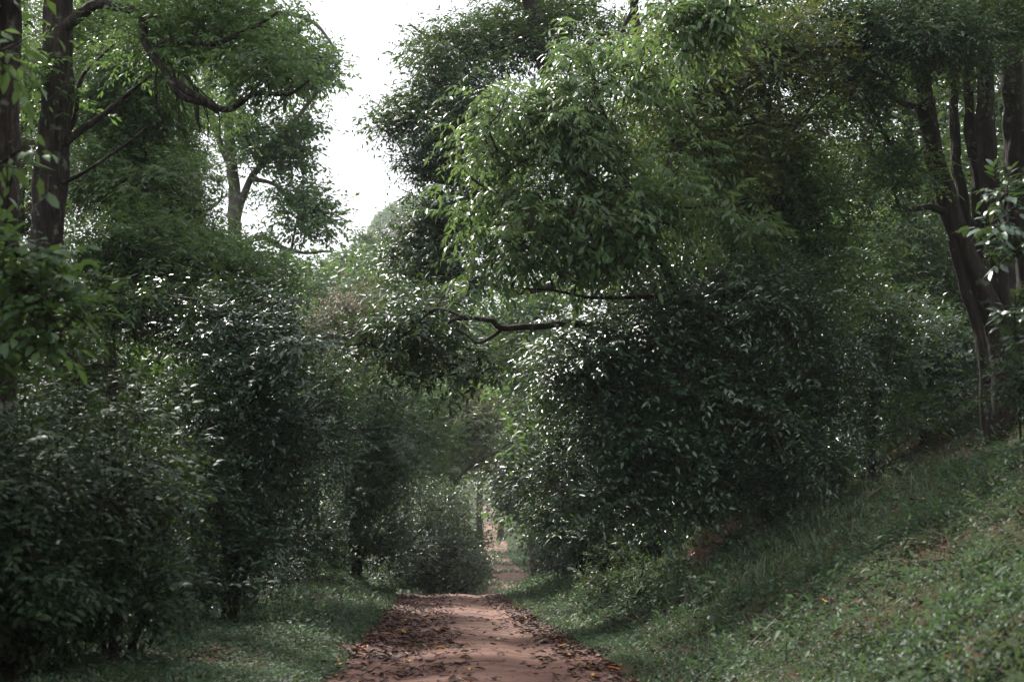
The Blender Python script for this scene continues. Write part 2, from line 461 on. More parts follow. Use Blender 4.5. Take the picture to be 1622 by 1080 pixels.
def path_mat():
    m, nt, N, Lk = new_mat('red laterite')
    tc = N.new('ShaderNodeTexCoord'); mp = N.new('ShaderNodeMapping'); mp.inputs['Scale'].default_value = (.55, 1.5, 1)
    Lk.new(tc.outputs['Object'], mp.inputs['Vector'])
    def noise(s, d=6, r=.6, v=None):
        n = N.new('ShaderNodeTexNoise'); n.inputs['Scale'].default_value = s; n.inputs['Detail'].default_value = d; n.inputs['Roughness'].default_value = r
        Lk.new((v or tc).outputs[0 if v else 'Object'], n.inputs['Vector']); return n
    n1, n2, n3 = noise(1.6, 7, .62, mp), noise(90, 5, .8), noise(.35, 3, .5)
    n1.inputs['Distortion'].default_value = .6
    c = ramp(N, [(.32, (.095, .050, .038)), (.5, (.185, .096, .071)), (.68, (.26, .148, .113))]); Lk.new(n1.outputs['Fac'], c.inputs['Fac'])
    g = ramp(N, [(.3, (.62, .60, .58)), (.5, (1, 1, 1)), (.72, (1.25, 1.22, 1.2))]); Lk.new(n2.outputs['Fac'], g.inputs['Fac'])
    mu = N.new('ShaderNodeMix'); mu.data_type = 'RGBA'; mu.blend_type = 'MULTIPLY'; mu.inputs[0].default_value = .8
    Lk.new(c.outputs['Color'], mu.inputs[6]); Lk.new(g.outputs['Color'], mu.inputs[7])
    ad = N.new('ShaderNodeMath'); ad.operation = 'MULTIPLY_ADD'; ad.inputs[1].default_value = .25; Lk.new(n2.outputs['Fac'], ad.inputs[0]); Lk.new(n1.outputs['Fac'], ad.inputs[2])
    bp = N.new('ShaderNodeBump'); bp.inputs['Strength'].default_value = .6; bp.inputs['Distance'].default_value = .04; Lk.new(ad.outputs[0], bp.inputs['Height'])
    p = N.new('ShaderNodeBsdfPrincipled'); p.inputs['Roughness'].default_value = .85; p.inputs['Specular IOR Level'].default_value = .3
    Lk.new(mu.outputs[2], p.inputs['Base Color']); Lk.new(bp.outputs[0], p.inputs['Normal'])
    o = N.new('ShaderNodeOutputMaterial'); Lk.new(p.outputs[0], o.inputs['Surface'])
    return m


M['ground'] = ground_mat(); M['path'] = path_mat()


# ------------------------------------------------------------------ ground and path
def grow(a, b, s, f, lim):
    out = [a]; st = s
    while out[-1] < lim: st *= f; out.append(out[-1] + st)
    return out[1:]


def grid(xs, ys, z):
    nx, ny = len(xs), len(ys)
    X, Y = np.meshgrid(xs, ys)
    V = np.stack([X, Y, z(X, Y)], -1).reshape(-1, 3)
    i = np.arange(ny - 1)[:, None] * nx; j = np.arange(nx - 1)[None]
    return V, np.stack([i + j, i + j + 1, i + nx + j + 1, i + nx + j], -1).reshape(-1, 4)


xr = np.arange(-8, 10, .14)
xs = np.array([-v for v in grow(8, 0, .14, 1.12, 420)][::-1] + list(xr) + grow(xr[-1], 0, .14, 1.12, 420))
yr = np.arange(4, 46, .14)
ys = np.array([-v for v in grow(-4, 0, .2, 1.25, 300)][::-1] + list(yr) + grow(yr[-1], 0, .14, 1.02, 900))
V, F = grid(xs, ys, H)
tag(obj('ground', V, F, M['ground'], smooth=True), kind='structure')

yp = np.concatenate([np.arange(-8, 46, .12), np.arange(46, 212, .5)])
tt = np.linspace(-1, 1, 25)
hl, hr = halfw(yp, 0), halfw(yp, 1)
X = pc(yp)[:, None] + np.where(tt < 0, tt * (hl[:, None] + .05), tt * (hr[:, None] + .05)); Y = yp[:, None] + 0 * X
Z = H(X, Y, False) - .02 * sstep(.9, 1, np.abs(tt))[None]
i = np.arange(len(yp) - 1)[:, None] * 25; j = np.arange(24)[None]
tag(obj('path', np.stack([X, Y, Z], -1).reshape(-1, 3), np.stack([i + j, i + j + 1, i + 25 + j + 1, i + 25 + j], -1).reshape(-1, 4), M['path'], smooth=True), kind='structure')

# ------------------------------------------------------------------ tree builder
SP = {
    'broad':  dict(L=.100, w=.38, k=8, tw=.40, droop=.12, sag=.22, j=.25, nj=.34, hi=True),
    'hang':   dict(L=.150, w=.30, k=9, tw=.40, droop=.65, sag=.45, j=.25, nj=.50, hi=True),
    'lance':  dict(L=.135, w=.32, k=8, tw=.40, droop=.30, sag=.25, j=.28, nj=.42, hi=False),
    'spray':  dict(L=.108, w=.42, k=10, tw=.50, droop=.20, sag=.30, j=.20, nj=.30, hi=False),
    'canopy': dict(L=.15, w=.46, k=7, tw=.55, droop=.30, sag=.20, j=.35, nj=.45, hi=False),
    'small':  dict(L=.085, w=.42, k=9, tw=.34, droop=.05, sag=.05, j=.35, nj=.6, hi=False),
    'far':    dict(L=.34, w=.50, k=6, tw=.9, droop=.2, sag=.15, j=.4, nj=.5, hi=False),
    'farbig': dict(L=.62, w=.55, k=6, tw=1.5, droop=.2, sag=.15, j=.4, nj=.5, hi=False),
}
UNIT = {}


def unit_leaf(mat, q):
    key = (mat, q)
    if key not in UNIT:
        V, F, m = leaf_mesh(np.zeros((1, 3)), np.array([[0, 1., 0]]), np.array([[0, 0, 1.]]), 1.0, .36, True)
        UNIT[key] = mesh_data('leaf', V, F, M[mat], v=np.full(len(V), q), smooth=True)
    return UNIT[key]


SKY = [(468, -900), (480, 0), (520, 38), (560, 88), (585, 120), (560, 150), (552, 190), (520, 215), (505, 262), (548, 312), (556, 352), (600, 326), (640, 322), (648, 300), (612, 262), (575, 240), (565, 180), (628, 120), (636, 60), (632, -10), (740, 10), (700, -900)]


def in_poly(x, y, poly):
    x = np.asarray(x); y = np.asarray(y); r = np.zeros(x.shape, bool); n = len(poly)
    for a in range(n):
        x0, y0 = poly[a]; x1, y1 = poly[(a + 1) % n]
        c = ((y0 > y) != (y1 > y)) & (x < (x1 - x0) * (y - y0) / ((y1 - y0) or 1e-9) + x0)
        r ^= c
    return r


GAPS = [SKY, [(318, 190), (350, 196), (362, 250), (356, 325), (324, 325)], [(384, 345), (400, 310), (440, 335), (462, 385), (400, 372)], [(388, 150), (430, 138), (500, 150), (540, 128), (500, 185), (410, 180)], [(395, 258), (440, 270), (455, 292), (400, 285)]]


def near_poly(c, r):
    """does a clump of radius r reach into the open sky between the crowns"""
    px, py = proj(c); rp = r * FPX / np.maximum(c[:, 1], 1)
    out = np.zeros(len(c), bool)
    for a in np.linspace(0, 2 * np.pi, 8, endpoint=False):
        out |= in_poly(px + rp * np.cos(a), py + rp * np.sin(a), SKY)
        for g in GAPS[1:]: out |= in_poly(px + .3 * rp * np.cos(a), py + .3 * rp * np.sin(a), g)
    for g in GAPS: out |= in_poly(px, py, g)
    return out


STATS = {}


def plant(name, label, cat, base, trunk, crown, sp, mat, bark='bark_brown', r=(.12, .04), limbs=(), nparts=0, clump=.6,
          dens=1.0, group=None, bushy=False, seed=None, sides=9, hollow=False, clear=True, bark_amp=0, stems=0, twigs=None, subl=2):
    """base (x, y); trunk: list of (px, py, Y); crown: list of (px, py, Y, rx_px, ry_px, depth_m, n_clumps)"""
    rng = np.random.default_rng(seed if seed is not None else abs(hash_str(label)) % 99991)
    S = dict(SP[sp]) if isinstance(sp, str) else sp
    bx, by = base; b = np.array([bx, by, float(H(bx, by))])
    root = empty(name, b); tag(root, label, cat, group)
    g = Geo(); Yb = by
    tp = [b - [0, 0, .15]] + [P(*t) for t in trunk]
    if len(tp) < 2: tp.append(b + [0, 0, 1.0])
    rad = np.interp(np.linspace(0, 1, len(tp)), [0, .12, 1], [r[0] * 1.35, r[0], r[1]])
    ln = np.linalg.norm(np.diff(np.array(tp), axis=0), axis=1).sum()
    n = int(np.clip(ln * (14 if bark_amp else 3), 8, 220))
    tc_ = tube(g, tp, rad, sides, n, rough=.28, bark=bark_amp, wob=.02 if not bark_amp else .01, cap=True)
    nodes = [tc_[len(tc_) // 4:]]
    for lb in limbs:
        pts = [P(*t) for t in lb['p']]
        r0, r1 = lb.get('r', (r[0] * .45, r[0] * .12))
        big = lb.get('s', 7) >= 12
        c = tube(g, pts, np.linspace(r0, r1, len(pts)), lb.get('s', 7) * (2 if big else 1), max(10, int((16 if big else 6) * len(pts))), rough=.34 if big else .25, wob=lb.get('wob', .03), bark=.016 if big else 0)
        nodes.append(c)
    node_all = np.concatenate(nodes)
    C, R = [], []
    for (px, py, Y, rx, ry, dz, nc) in crown:
        nc = int(nc * 1.5)
        q = nrm(rng.normal(size=(nc * 2, 3))); th = np.arctan2(q[:, 2], q[:, 0]) * 1.3
        q = q * rng.uniform(0, 1, (nc * 2, 1)) ** .5 * (.62 + .75 * vnoise(th + nc, q[:, 1] + nc, 1, 5)[:, None])
        Yc = Y + q[:, 1] * dz
        c = P(px + q[:, 0] * rx, py + q[:, 2] * ry, Yc)
        rr = clump * np.clip(rng.lognormal(-.28, .5, len(c)), .3, 1.7)
        if clear: k = ~near_poly(c, rr * .7 + S['tw'] * .45); c, rr = c[k], rr[k]
        gz = H(c[:, 0], c[:, 1]); k = c[:, 2] > gz + .04; c, rr = c[k], rr[k]
        C.append(c[:nc]); R.append(rr[:nc])
    C = np.concatenate(C); R = np.concatenate(R)
    if not len(C): C, R = b[None] + [0, 0, .15], np.array([clump])
    for s_ in range(stems):
        a = rng.uniform(0, 6.28); t = C[rng.integers(len(C))]
        p0 = b + [.12 * math.cos(a), .12 * math.sin(a), -.1]
        m = p0 * .5 + t * .5; m[:2] = p0[:2] * .65 + t[:2] * .35
        c = tube(g, [p0, m, t], [r[0] * .6, r[0] * .45, r[0] * .15], 6, 12, rough=.2, wob=.03)
        node_all = np.vstack([node_all, c[2:]])
    PO, AX, NO, LL, TI, SO, SD, SW = [], [], [], [], [], [], [], []
    la = S['L'] * S['L'] * S['w'] * .55
    for c, rr in zip(C, R):
        d = node_all - c; dist = np.linalg.norm(d, axis=1) + np.clip(node_all[:, 2] - c[2], 0, None) * 1.2
        q = node_all[np.argmin(dist)]
        L_ = np.linalg.norm(c - q)
        if L_ > .25:
            m = q * .45 + c * .55; m[2] += -.06 * L_ if c[2] > q[2] else .12 * L_
            tr = min(.05, .010 + .008 * L_)
            cc = tube(g, [q, m, c], [tr * 1.3, tr, .006], 3 if Yb > 26 else 4, 5, wob=.04 * min(1, L_ * .5))
            node_all = np.vstack([node_all, cc[3:]])
        cpx, cpy = proj(c); offf = cpx < -70 or cpx > 1692 or cpy < -70
        ns = max(3, int((.32 if offf else 1) * dens * 2.9 * math.pi * rr * rr / (la * S['k']) * .55))
        u = nrm(rng.normal(size=(ns, 3))) * rng.uniform(.05, 1, (ns, 1)) ** .62 * rng.uniform(.75, 1.25, (ns, 1)) * np.where(rng.uniform(size=(ns, 1)) < .12, 1.55, 1)
        fl = np.array([1, 1, .45])
        o = c + u * rr * fl
        o[:, 2] += (o[:, :2] - c[:2]) @ rng.normal(0, .3, 2)
        dr = u * [1, 1, .7] + rng.normal(0, .45, (ns, 3)); dr[:, 2] += .15
        k = o[:, 2] > H(o[:, 0], o[:, 1]) + .05
        o, dr = o[k], dr[k]
        if not len(o): continue
        out = o - C.mean(0); out[:, 2] = 0; out = nrm(out)
        po, ax, no, L, ti, tw = sprigs(o, dr, S, rng, out, 1.6 if offf else rng.uniform(.75, 1.2))
        PO.append(po); AX.append(ax); NO.append(no); LL.append(L); TI.append(np.where(rng.uniform(size=len(ti)) < .03, 1.0, np.clip(ti + rng.normal(0, .18), 0, .93)))
        SO.append(o); SD.append(nrm(dr)); SW.append(tw)
        for q_ in rng.integers(0, len(o), min(subl, len(o))):
            e = o[q_] + nrm(dr[q_:q_ + 1])[0] * S['tw'] * .5
            tube(g, [c, (c + e) / 2 + rng.normal(0, .05, 3) * rr, e], [.008, .006, .003], 3, 4)
    PO, AX, NO, LL, TI = map(np.concatenate, (PO, AX, NO, LL, TI))
    SO, SD, SW = map(np.concatenate, (SO, SD, SW))
    if twigs if twigs is not None else (S['hi'] and b[1] < 17):
        # thin twig under every spray
        e = SO + SD * SW[:, None]; e[:, 2] -= S['sag'] * SW; m = SO + SD * SW[:, None] * .5; m[:, 2] -= S['sag'] * SW * .25
        w = np.cross(SD, [0, 0, 1.]); w = nrm(w) * .0035; uu = np.array([0, 0, .0035])
        V = np.stack([SO - w, SO + w, SO + uu, m - w * .8, m + w * .8, m + uu * .8, e], 1).reshape(-1, 3)
        f = np.array([[0, 1, 4], [0, 4, 3], [1, 2, 5], [1, 5, 4], [2, 0, 3], [2, 3, 5], [3, 4, 6], [4, 5, 6], [5, 3, 6]])
        g.add(V, (f[None] + (np.arange(len(SO)) * 7)[:, None, None]).reshape(-1, 3))
    V, F, A = g.get()
    obj('trunk', V, F, M[bark], root, smooth=True, base=b)
    keep = np.ones(len(PO), bool)
    if nparts:
        px, py = proj(PO); inside = (px > 5) & (px < 1617) & (py > 5) & (py < 1075)
        cell = (px // 13).astype(int) * 1000 + (py // 13).astype(int)
        idx = np.where(inside)[0]; idx = idx[np.argsort(PO[idx, 1])]
        _, first = np.unique(cell[idx], return_index=True)
        idx = idx[first]
        if len(idx) > nparts: idx = rng.choice(idx, nparts, replace=False)
        keep[idx] = False
        a = nrm(AX[idx]); no = nrm(NO[idx] - (NO[idx] * a).sum(-1, keepdims=True) * a); sd = np.cross(a, no)
        for q_, i_ in enumerate(idx):
            o = bpy.data.objects.new('leaf', unit_leaf(mat, [.15, .4, .62, .85][int(TI[i_] * 3.99)]))
            s = LL[i_]
            Mx = Matrix(((sd[q_][0], a[q_][0], no[q_][0], 0), (sd[q_][1], a[q_][1], no[q_][1], 0), (sd[q_][2], a[q_][2], no[q_][2], 0), (0, 0, 0, 1)))
            k_ = S['w'] / .36
            o.matrix_local = Matrix.Translation(Vector(PO[i_] - b)) @ Mx @ Matrix.Diagonal((s * k_, s, s, 1))
            COL.objects.link(o); o.parent = root
    hi_ = 'md' if (S['hi'] and b[1] < 17) else False
    V, F, m = leaf_mesh(PO[keep], AX[keep], NO[keep], LL[keep], LL[keep] * S['w'] * (1 if hi_ else 1.1), hi_)
    f = obj('foliage', V, F, M[mat], root, v=np.repeat(TI[keep], m), smooth=False, base=b)
    f['kind'] = 'stuff'
    STATS[label[:40]] = len(F)
    return root


def hash_str(s):
    h = 5381
    for ch in s: h = (h * 33 + ord(ch)) & 0x7fffffff
    return h


def ground_at(px, Y): 
    x = float(P(px, 700, Y)[0]); return (x, Y)


def copy_tree(o, parent=None):
    c = o.copy(); COL.objects.link(c)
    if parent is not None: c.parent = parent
    for ch in o.children: copy_tree(ch, c)
    return c
#@@PLANTS
# ================================================================== LEFT SIDE
plant('forest_tree', 'tall tree with thick dark furrowed trunk and crooked limb arching right at upper left', 'tree',
      ground_at(60, 22), [(58, 700, 22), (68, 520, 22), (75, 360, 22), (84, 220, 22), (94, 60, 22), (92, -120, 22), (100, -420, 22.5), (120, -700, 23)],
      [(330, 30, 21, 150, 60, 1.6, 16), (250, -110, 22, 230, 90, 2.5, 9), (-60, -350, 22, 330, 200, 4, 9), (420, 110, 20.5, 55, 35, .8, 5), (30, 120, 22, 30, 60, 1, 3)],
      'lance', 'mid', 'bark_dark', r=(.27, .20), sides=72, bark_amp=.022, clump=.62, dens=.8,
      limbs=[dict(p=[(92, 60, 22), (118, 22, 21.8), (165, 4, 21.4), (225, 28, 21), (245, 75, 20.8), (262, 120, 20.6), (300, 160, 20.5), (345, 178, 20.4)], wob=.09, r=(.105, .035)),
             dict(p=[(245, 72, 20.8), (300, 65, 20.6), (350, 68, 20.5), (400, 48, 20.4), (440, 20, 20.3)], r=(.06, .02)),
             dict(p=[(262, 120, 20.6), (310, 152, 20.4), (360, 172, 20.3), (400, 148, 20.2), (455, 150, 20.1), (490, 128, 20)], r=(.06, .018)),
             dict(p=[(86, 240, 22), (118, 215, 21.9), (160, 185, 21.8), (205, 150, 21.7), (240, 118, 21.5)], r=(.07, .02)),
             dict(p=[(88, 235, 22), (120, 190, 22.1), (130, 120, 22), (160, 90, 22), (190, 60, 22)], r=(.05, .015)),
             dict(p=[(78, 300, 22), (112, 285, 21.9), (150, 265, 21.8), (200, 225, 21.7), (235, 200, 21.6)], r=(.045, .012)),
             dict(p=[(60, 80, 22), (30, 85, 21.5), (-30, 60, 21)], r=(.09, .05)),
             dict(p=[(92, -100, 22), (220, -180, 21), (380, -230, 20)], r=(.12, .04)),
             dict(p=[(92, -100, 22), (-60, -200, 21), (-180, -260, 20)], r=(.12, .04))])
plant('forest_tree', 'dark rough trunk cut off by the left edge of the picture', 'tree',
      ground_at(-30, 15), [(-12, 900, 15), (-2, 640, 15), (4, 380, 15), (8, 200, 15), (6, 0, 15), (0, -300, 15), (0, -700, 15)],
      [(-60, -420, 15, 300, 260, 3, 30), (-120, 40, 15, 60, 120, 1.2, 6), (-420, -100, 14, 260, 260, 2.5, 40), (-350, -500, 12, 300, 260, 3, 30)], 'canopy', 'dark', 'bark_dark', r=(.17, .14), sides=56, bark_amp=.016, clump=.6, dens=.7,  # far left crown parts are unseen, added to shade the corner below
      limbs=[dict(p=[(4, 60, 15), (-60, 20, 14.6), (-140, 0, 14)], r=(.07, .03)), dict(p=[(0, -300, 15), (150, -380, 14.5), (260, -420, 14)], r=(.08, .03))])
plant('forest_tree', 'airy tree with pale twin trunks standing against the white sky', 'tree',
      ground_at(372, 46), [(370, 760, 46), (372, 560, 46), (370, 400, 46), (372, 330, 46), (368, 262, 46), (362, 205, 46), (372, 130, 46), (395, 40, 46), (420, -80, 46)],
      [(430, 60, 46, 95, 75, 3, 22), (505, 110, 45.5, 60, 60, 2, 18), (440, 215, 45, 80, 34, 1.5, 16), (495, 200, 45, 50, 22, 1.2, 9), (470, 250, 45, 50, 20, 1.2, 6), (470, 310, 45, 66, 30, 1.6, 14), (505, 335, 44.5, 42, 32, 1.2, 10), (400, 180, 46, 60, 40, 1.5, 10), (455, 395, 44, 50, 8, 1, 1),
       (500, 362, 44, 42, 14, 1, 4), (345, 110, 46, 50, 70, 2.5, 10), (400, 255, 46, 25, 30, 1.4, 3), (335, 245, 46, 14, 22, 1, 2), (380, -110, 46, 170, 100, 5, 12), (480, 20, 46, 40, 30, 2, 6)],
      dict(SP['canopy'], L=.17, w=.5), 'mid', 'bark_grey', r=(.26, .12), clump=.72, dens=.62, sides=12,
      limbs=[dict(p=[(368, 268, 46), (352, 240, 46), (338, 190, 45.8), (326, 120, 45.6), (318, 40, 45.5)], r=(.13, .07), s=9),
             dict(p=[(372, 360, 46), (384, 318, 45.8), (400, 278, 45.6), (432, 232, 45.4), (470, 190, 45.2), (505, 140, 45), (520, 110, 45)], r=(.14, .05), s=9),
             dict(p=[(398, 284, 45.6), (425, 290, 45.3), (455, 302, 45)], r=(.09, .03)),
             dict(p=[(432, 232, 45.4), (470, 222, 45.2), (512, 208, 45)], r=(.08, .02)),
             dict(p=[(378, 390, 45), (412, 376, 44.6), (445, 392, 44.3), (480, 400, 44), (525, 398, 44)], r=(.13, .03), s=8),
             dict(p=[(445, 392, 44.3), (466, 412, 44.2), (485, 440, 44)], r=(.08, .03)),
             dict(p=[(462, 398, 44.2), (468, 372, 44.1), (470, 345, 44.2)], r=(.05, .02)),
             dict(p=[(395, 40, 46), (440, 20, 46), (500, 40, 45.5), (540, 90, 45)], r=(.12, .03))])
plant('forest_tree', 'slim crooked dark stem with feathery leaves left of the pale twin trunked tree', 'tree',
      ground_at(318, 34), [(316, 700, 34), (322, 480, 34), (318, 360, 34), (306, 290, 34), (292, 230, 34), (288, 170, 34), (300, 110, 34), (290, 20, 34)],
      [(285, 255, 34, 36, 40, 1.4, 6), (300, 170, 34, 36, 30, 1.5, 5), (270, 60, 34, 70, 60, 2, 10), (300, 370, 34, 60, 40, 2, 6), (250, -80, 34, 140, 100, 3, 5)],
      'lance', 'mid', 'bark_dark', r=(.14, .06), clump=.7, dens=.8,
      limbs=[dict(p=[(306, 290, 34), (285, 262, 34), (272, 225, 33.8)], r=(.05, .02)), dict(p=[(318, 340, 34), (345, 320, 34), (352, 300, 34)], r=(.05, .02))])
plant('feathery_tree', 'fresh green feathery tree filling the space between the dark trunk and the pale twin trunks', 'tree',
      ground_at(180, 27), [(180, 700, 27), (176, 520, 27), (190, 380, 27), (185, 240, 27), (200, 100, 27), (190, -60, 27)],
      [(200, 140, 27, 90, 110, 2, 30), (160, 280, 26.5, 110, 60, 1.8, 20), (250, 330, 26, 90, 60, 1.8, 18), (230, 230, 27.5, 80, 60, 1.5, 16), (140, 40, 27.5, 80, 60, 1.6, 10), (200, -110, 27, 140, 80, 2.5, 5)],
      'spray', 'bright', 'bark_brown', r=(.14, .05), clump=.62, dens=.85,
      limbs=[dict(p=[(180, 300, 27), (215, 262, 26.5), (255, 225, 26)], r=(.05, .015)), dict(p=[(178, 330, 27), (140, 300, 26.8), (110, 290, 26.5)], r=(.04, .015)),
             dict(p=[(185, 240, 27), (150, 170, 26.6), (130, 90, 26.4)], r=(.05, .02))])
plant('feathery_tree', 'soft green feathery tree behind the big dark trunk at the left edge', 'tree',
      ground_at(20, 33), [(20, 700, 33), (30, 400, 33), (40, 150, 33), (40, -50, 33)],
      [(45, 260, 33, 70, 120, 2, 20), (30, 130, 33, 50, 60, 2, 8), (150, 60, 34, 120, 90, 2, 16), (30, -100, 33, 130, 90, 2.5, 4)],
      'spray', 'yellow', 'bark_brown', r=(.13, .05), clump=.8, dens=.8)
plant('understory_tree', 'spreading small tree with pale shiny sprays below the twin trunked tree', 'tree',
      ground_at(330, 24), [(330, 840, 24), (325, 640, 24), (310, 500, 24), (300, 430, 24)],
      [(300, 420, 24, 120, 55, 1.6, 26), (400, 440, 24, 75, 50, 1.4, 16), (200, 400, 24, 110, 55, 1.5, 20), (330, 510, 24, 140, 60, 1.4, 24), (170, 490, 23.5, 100, 50, 1.4, 16)],
      'lance', 'mid', 'bark_brown', r=(.09, .04), clump=.48, dens=1.0,
      limbs=[dict(p=[(312, 520, 24), (250, 480, 23.7), (190, 470, 23.4), (150, 455, 23.2)], r=(.04, .015)), dict(p=[(305, 470, 24), (360, 440, 23.6), (420, 430, 23.4)], r=(.04, .015)),
             dict(p=[(300, 480, 24), (250, 440, 23.7), (170, 445, 23.4)], r=(.03, .012)), dict(p=[(310, 500, 24), (370, 470, 23.6), (400, 425, 23.4)], r=(.03, .012))])
plant('roadside_shrub', 'tall multi stemmed shrub on the left verge nearest the path', 'shrub',
      ground_at(366, 20.8), [(372, 900, 20.8), (385, 760, 20.8), (402, 640, 20.8), (415, 560, 20.8)],
      [(360, 620, 20.8, 110, 85, 1.3, 34), (430, 560, 20.6, 62, 90, 1.1, 18), (330, 750, 20.6, 120, 70, 1.2, 26), (430, 700, 20.6, 60, 80, 1.1, 16), (390, 850, 20.8, 90, 50, 1.1, 13), (380, 520, 21, 80, 55, 1.2, 12), (360, 925, 20.9, 70, 30, .9, 6), (300, 470, 21, 70, 40, 1, 7), (470, 660, 20.8, 40, 60, .8, 6)],
      'broad', 'gloss', 'bark_dark', r=(.055, .02), clump=.42, dens=.72, nparts=240, stems=5)
plant('roadside_shrub', 'dense dark shrub on twin stems at the top of the left verge', 'shrub',
      ground_at(452, 34), [(450, 840, 34), (455, 760, 34), (460, 680, 34)],
      [(480, 690, 34, 85, 80, 1.5, 30), (450, 800, 33.6, 80, 60, 1.4, 18), (400, 760, 33, 60, 70, 1.3, 14), (510, 600, 34.5, 55, 50, 1.3, 12), (490, 865, 33.8, 80, 30, 1.2, 12), (440, 885, 34, 50, 18, .8, 6), (400, 640, 34, 50, 40, 1.2, 8)],
      dict(SP['broad'], L=.125), 'dark', 'bark_dark', r=(.09, .03), clump=.52, dens=.62, stems=5)
plant('roadside_shrub', 'rounded dark shrub on a single stem right of the twin stemmed one', 'shrub',
      ground_at(566, 37), [(564, 850, 37), (560, 760, 37), (565, 680, 37)],
      [(580, 690, 37, 68, 75, 1.6, 28), (560, 800, 36.6, 60, 60, 1.4, 18), (610, 760, 37, 50, 60, 1.3, 12), (550, 870, 36.6, 60, 30, 1.1, 10), (620, 850, 37, 40, 40, 1, 8), (600, 610, 37, 50, 36, 1.2, 7)],
      dict(SP['broad'], L=.13), 'dark', 'bark_dark', r=(.07, .03), clump=.55, dens=.62, stems=5)
plant('crest_bush', 'grey green bush with tiny glinting leaves beside the path where it dips', 'bush',
      ground_at(690, 44), [(690, 880, 44), (692, 850, 44)],
      [(690, 890, 43, 85, 62, 1.5, 60), (640, 850, 43.5, 60, 60, 1.4, 26), (718, 898, 43, 30, 52, 1.2, 16), (695, 800, 44, 60, 34, 1.2, 14), (650, 915, 42.5, 50, 22, .8, 10)],
      'small', 'grey', 'bark_twig', r=(.05, .02), clump=.45, dens=.5, stems=7, twigs=False)
plant('crest_bush', 'narrow dark bush wedged between the grey bush and the dipping path', 'bush',
      ground_at(738, 52), [(738, 880, 52), (738, 850, 52)],
      [(736, 870, 52, 14, 66, 1, 14), (732, 900, 51, 14, 36, 1, 7)], 'small', 'dark', 'bark_twig', r=(.05, .02), clump=.55, dens=1.0, stems=4, twigs=False)
# dark undergrowth down the left slope
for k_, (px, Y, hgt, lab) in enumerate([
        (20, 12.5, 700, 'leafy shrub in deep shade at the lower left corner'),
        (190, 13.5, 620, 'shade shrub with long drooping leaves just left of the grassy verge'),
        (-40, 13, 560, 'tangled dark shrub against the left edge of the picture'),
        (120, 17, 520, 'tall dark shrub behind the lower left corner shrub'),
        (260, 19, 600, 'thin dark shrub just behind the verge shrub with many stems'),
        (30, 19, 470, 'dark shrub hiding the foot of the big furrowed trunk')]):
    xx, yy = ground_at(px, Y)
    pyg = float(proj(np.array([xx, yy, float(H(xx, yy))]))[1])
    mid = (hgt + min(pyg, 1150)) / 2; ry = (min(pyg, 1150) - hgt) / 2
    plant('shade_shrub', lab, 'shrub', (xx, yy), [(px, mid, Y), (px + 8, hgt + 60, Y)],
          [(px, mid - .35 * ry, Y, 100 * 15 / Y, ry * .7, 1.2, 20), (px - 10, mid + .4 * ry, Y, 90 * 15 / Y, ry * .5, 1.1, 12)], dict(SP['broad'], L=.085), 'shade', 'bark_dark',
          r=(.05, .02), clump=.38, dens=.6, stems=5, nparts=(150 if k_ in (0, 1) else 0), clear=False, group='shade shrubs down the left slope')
plant('overhanging_branch', 'branch of large soft leaves reaching in from the left edge at mid height', 'branch',
      (-4.9, 10.5), [(-140, 620, 10.8), (-60, 520, 10.8), (10, 470, 10.6), (80, 440, 10.5)],
      [(40, 430, 10.6, 75, 40, .4, 9), (60, 500, 10.5, 70, 45, .4, 9), (-10, 560, 10.7, 60, 60, .4, 6)],
      dict(SP['broad'], L=.115, w=.42, tw=.28), 'mid', 'bark_dark', r=(.05, .012), clump=.22, dens=.7, nparts=160, clear=False)
plant('overhanging_branch', 'few yellow green leaves hanging at the top left corner', 'branch',
      (-4.4, 8.6), [(-170, 560, 9), (-140, 300, 9), (-60, 130, 8.8), (-12, 60, 8.6)],
      [(4, 70, 8.6, 14, 40, .15, 3), (2, 262, 8.7, 10, 25, .15, 2)], dict(SP['hang'], L=.11, w=.42, k=5), 'bright', 'bark_dark', r=(.03, .006), clump=.12, dens=.6, nparts=40, clear=False)

# ================================================================== CENTRE
plant('forest_tree', 'dark leaved tree leaning over the path with drooping tips against the sky', 'tree',
      ground_at(1010, 31), [(1000, 640, 31), (980, 480, 31), (940, 340, 30.5), (900, 200, 30), (850, 60, 30), (820, -150, 30), (800, -400, 30)],
      [(690, 90, 30, 55, 75, 1.6, 20), (600, 200, 29.5, 34, 38, 1.1, 9), (640, 170, 29.5, 48, 50, 1.2, 14), (670, 260, 29.5, 40, 46, 1.2, 12), (720, 200, 30, 70, 110, 1.8, 34), (700, 350, 29.5, 62, 70, 1.4, 24), (690, 440, 29, 70, 42, 1.2, 12), (640, 400, 29.5, 30, 36, 1, 5),
       (780, 60, 30.5, 90, 70, 2, 22), (850, 20, 31, 120, 60, 2, 18), (640, 20, 30, 24, 30, 1, 3), (790, -160, 30, 200, 110, 3, 18), (800, 300, 30.5, 60, 130, 1.5, 18), (950, 60, 31, 90, 60, 2, 12)],
      'lance', 'dark', 'bark_brown', r=(.26, .12), clump=.55, dens=.68, sides=12,
      limbs=[dict(p=[(900, 200, 30), (800, 190, 29.8), (720, 170, 29.6), (640, 150, 29.5), (610, 165, 29.5)], r=(.10, .02)),
             dict(p=[(940, 340, 30.5), (860, 330, 30), (780, 300, 29.8), (700, 290, 29.6), (655, 270, 29.5)], r=(.10, .02)),
             dict(p=[(960, 420, 31), (880, 450, 29.8), (820, 462, 29.4), (760, 448, 29.2), (700, 442, 29)], r=(.09, .025)),
             dict(p=[(850, 60, 30), (760, 60, 30), (690, 60, 30), (650, 40, 30)], r=(.09, .02))])
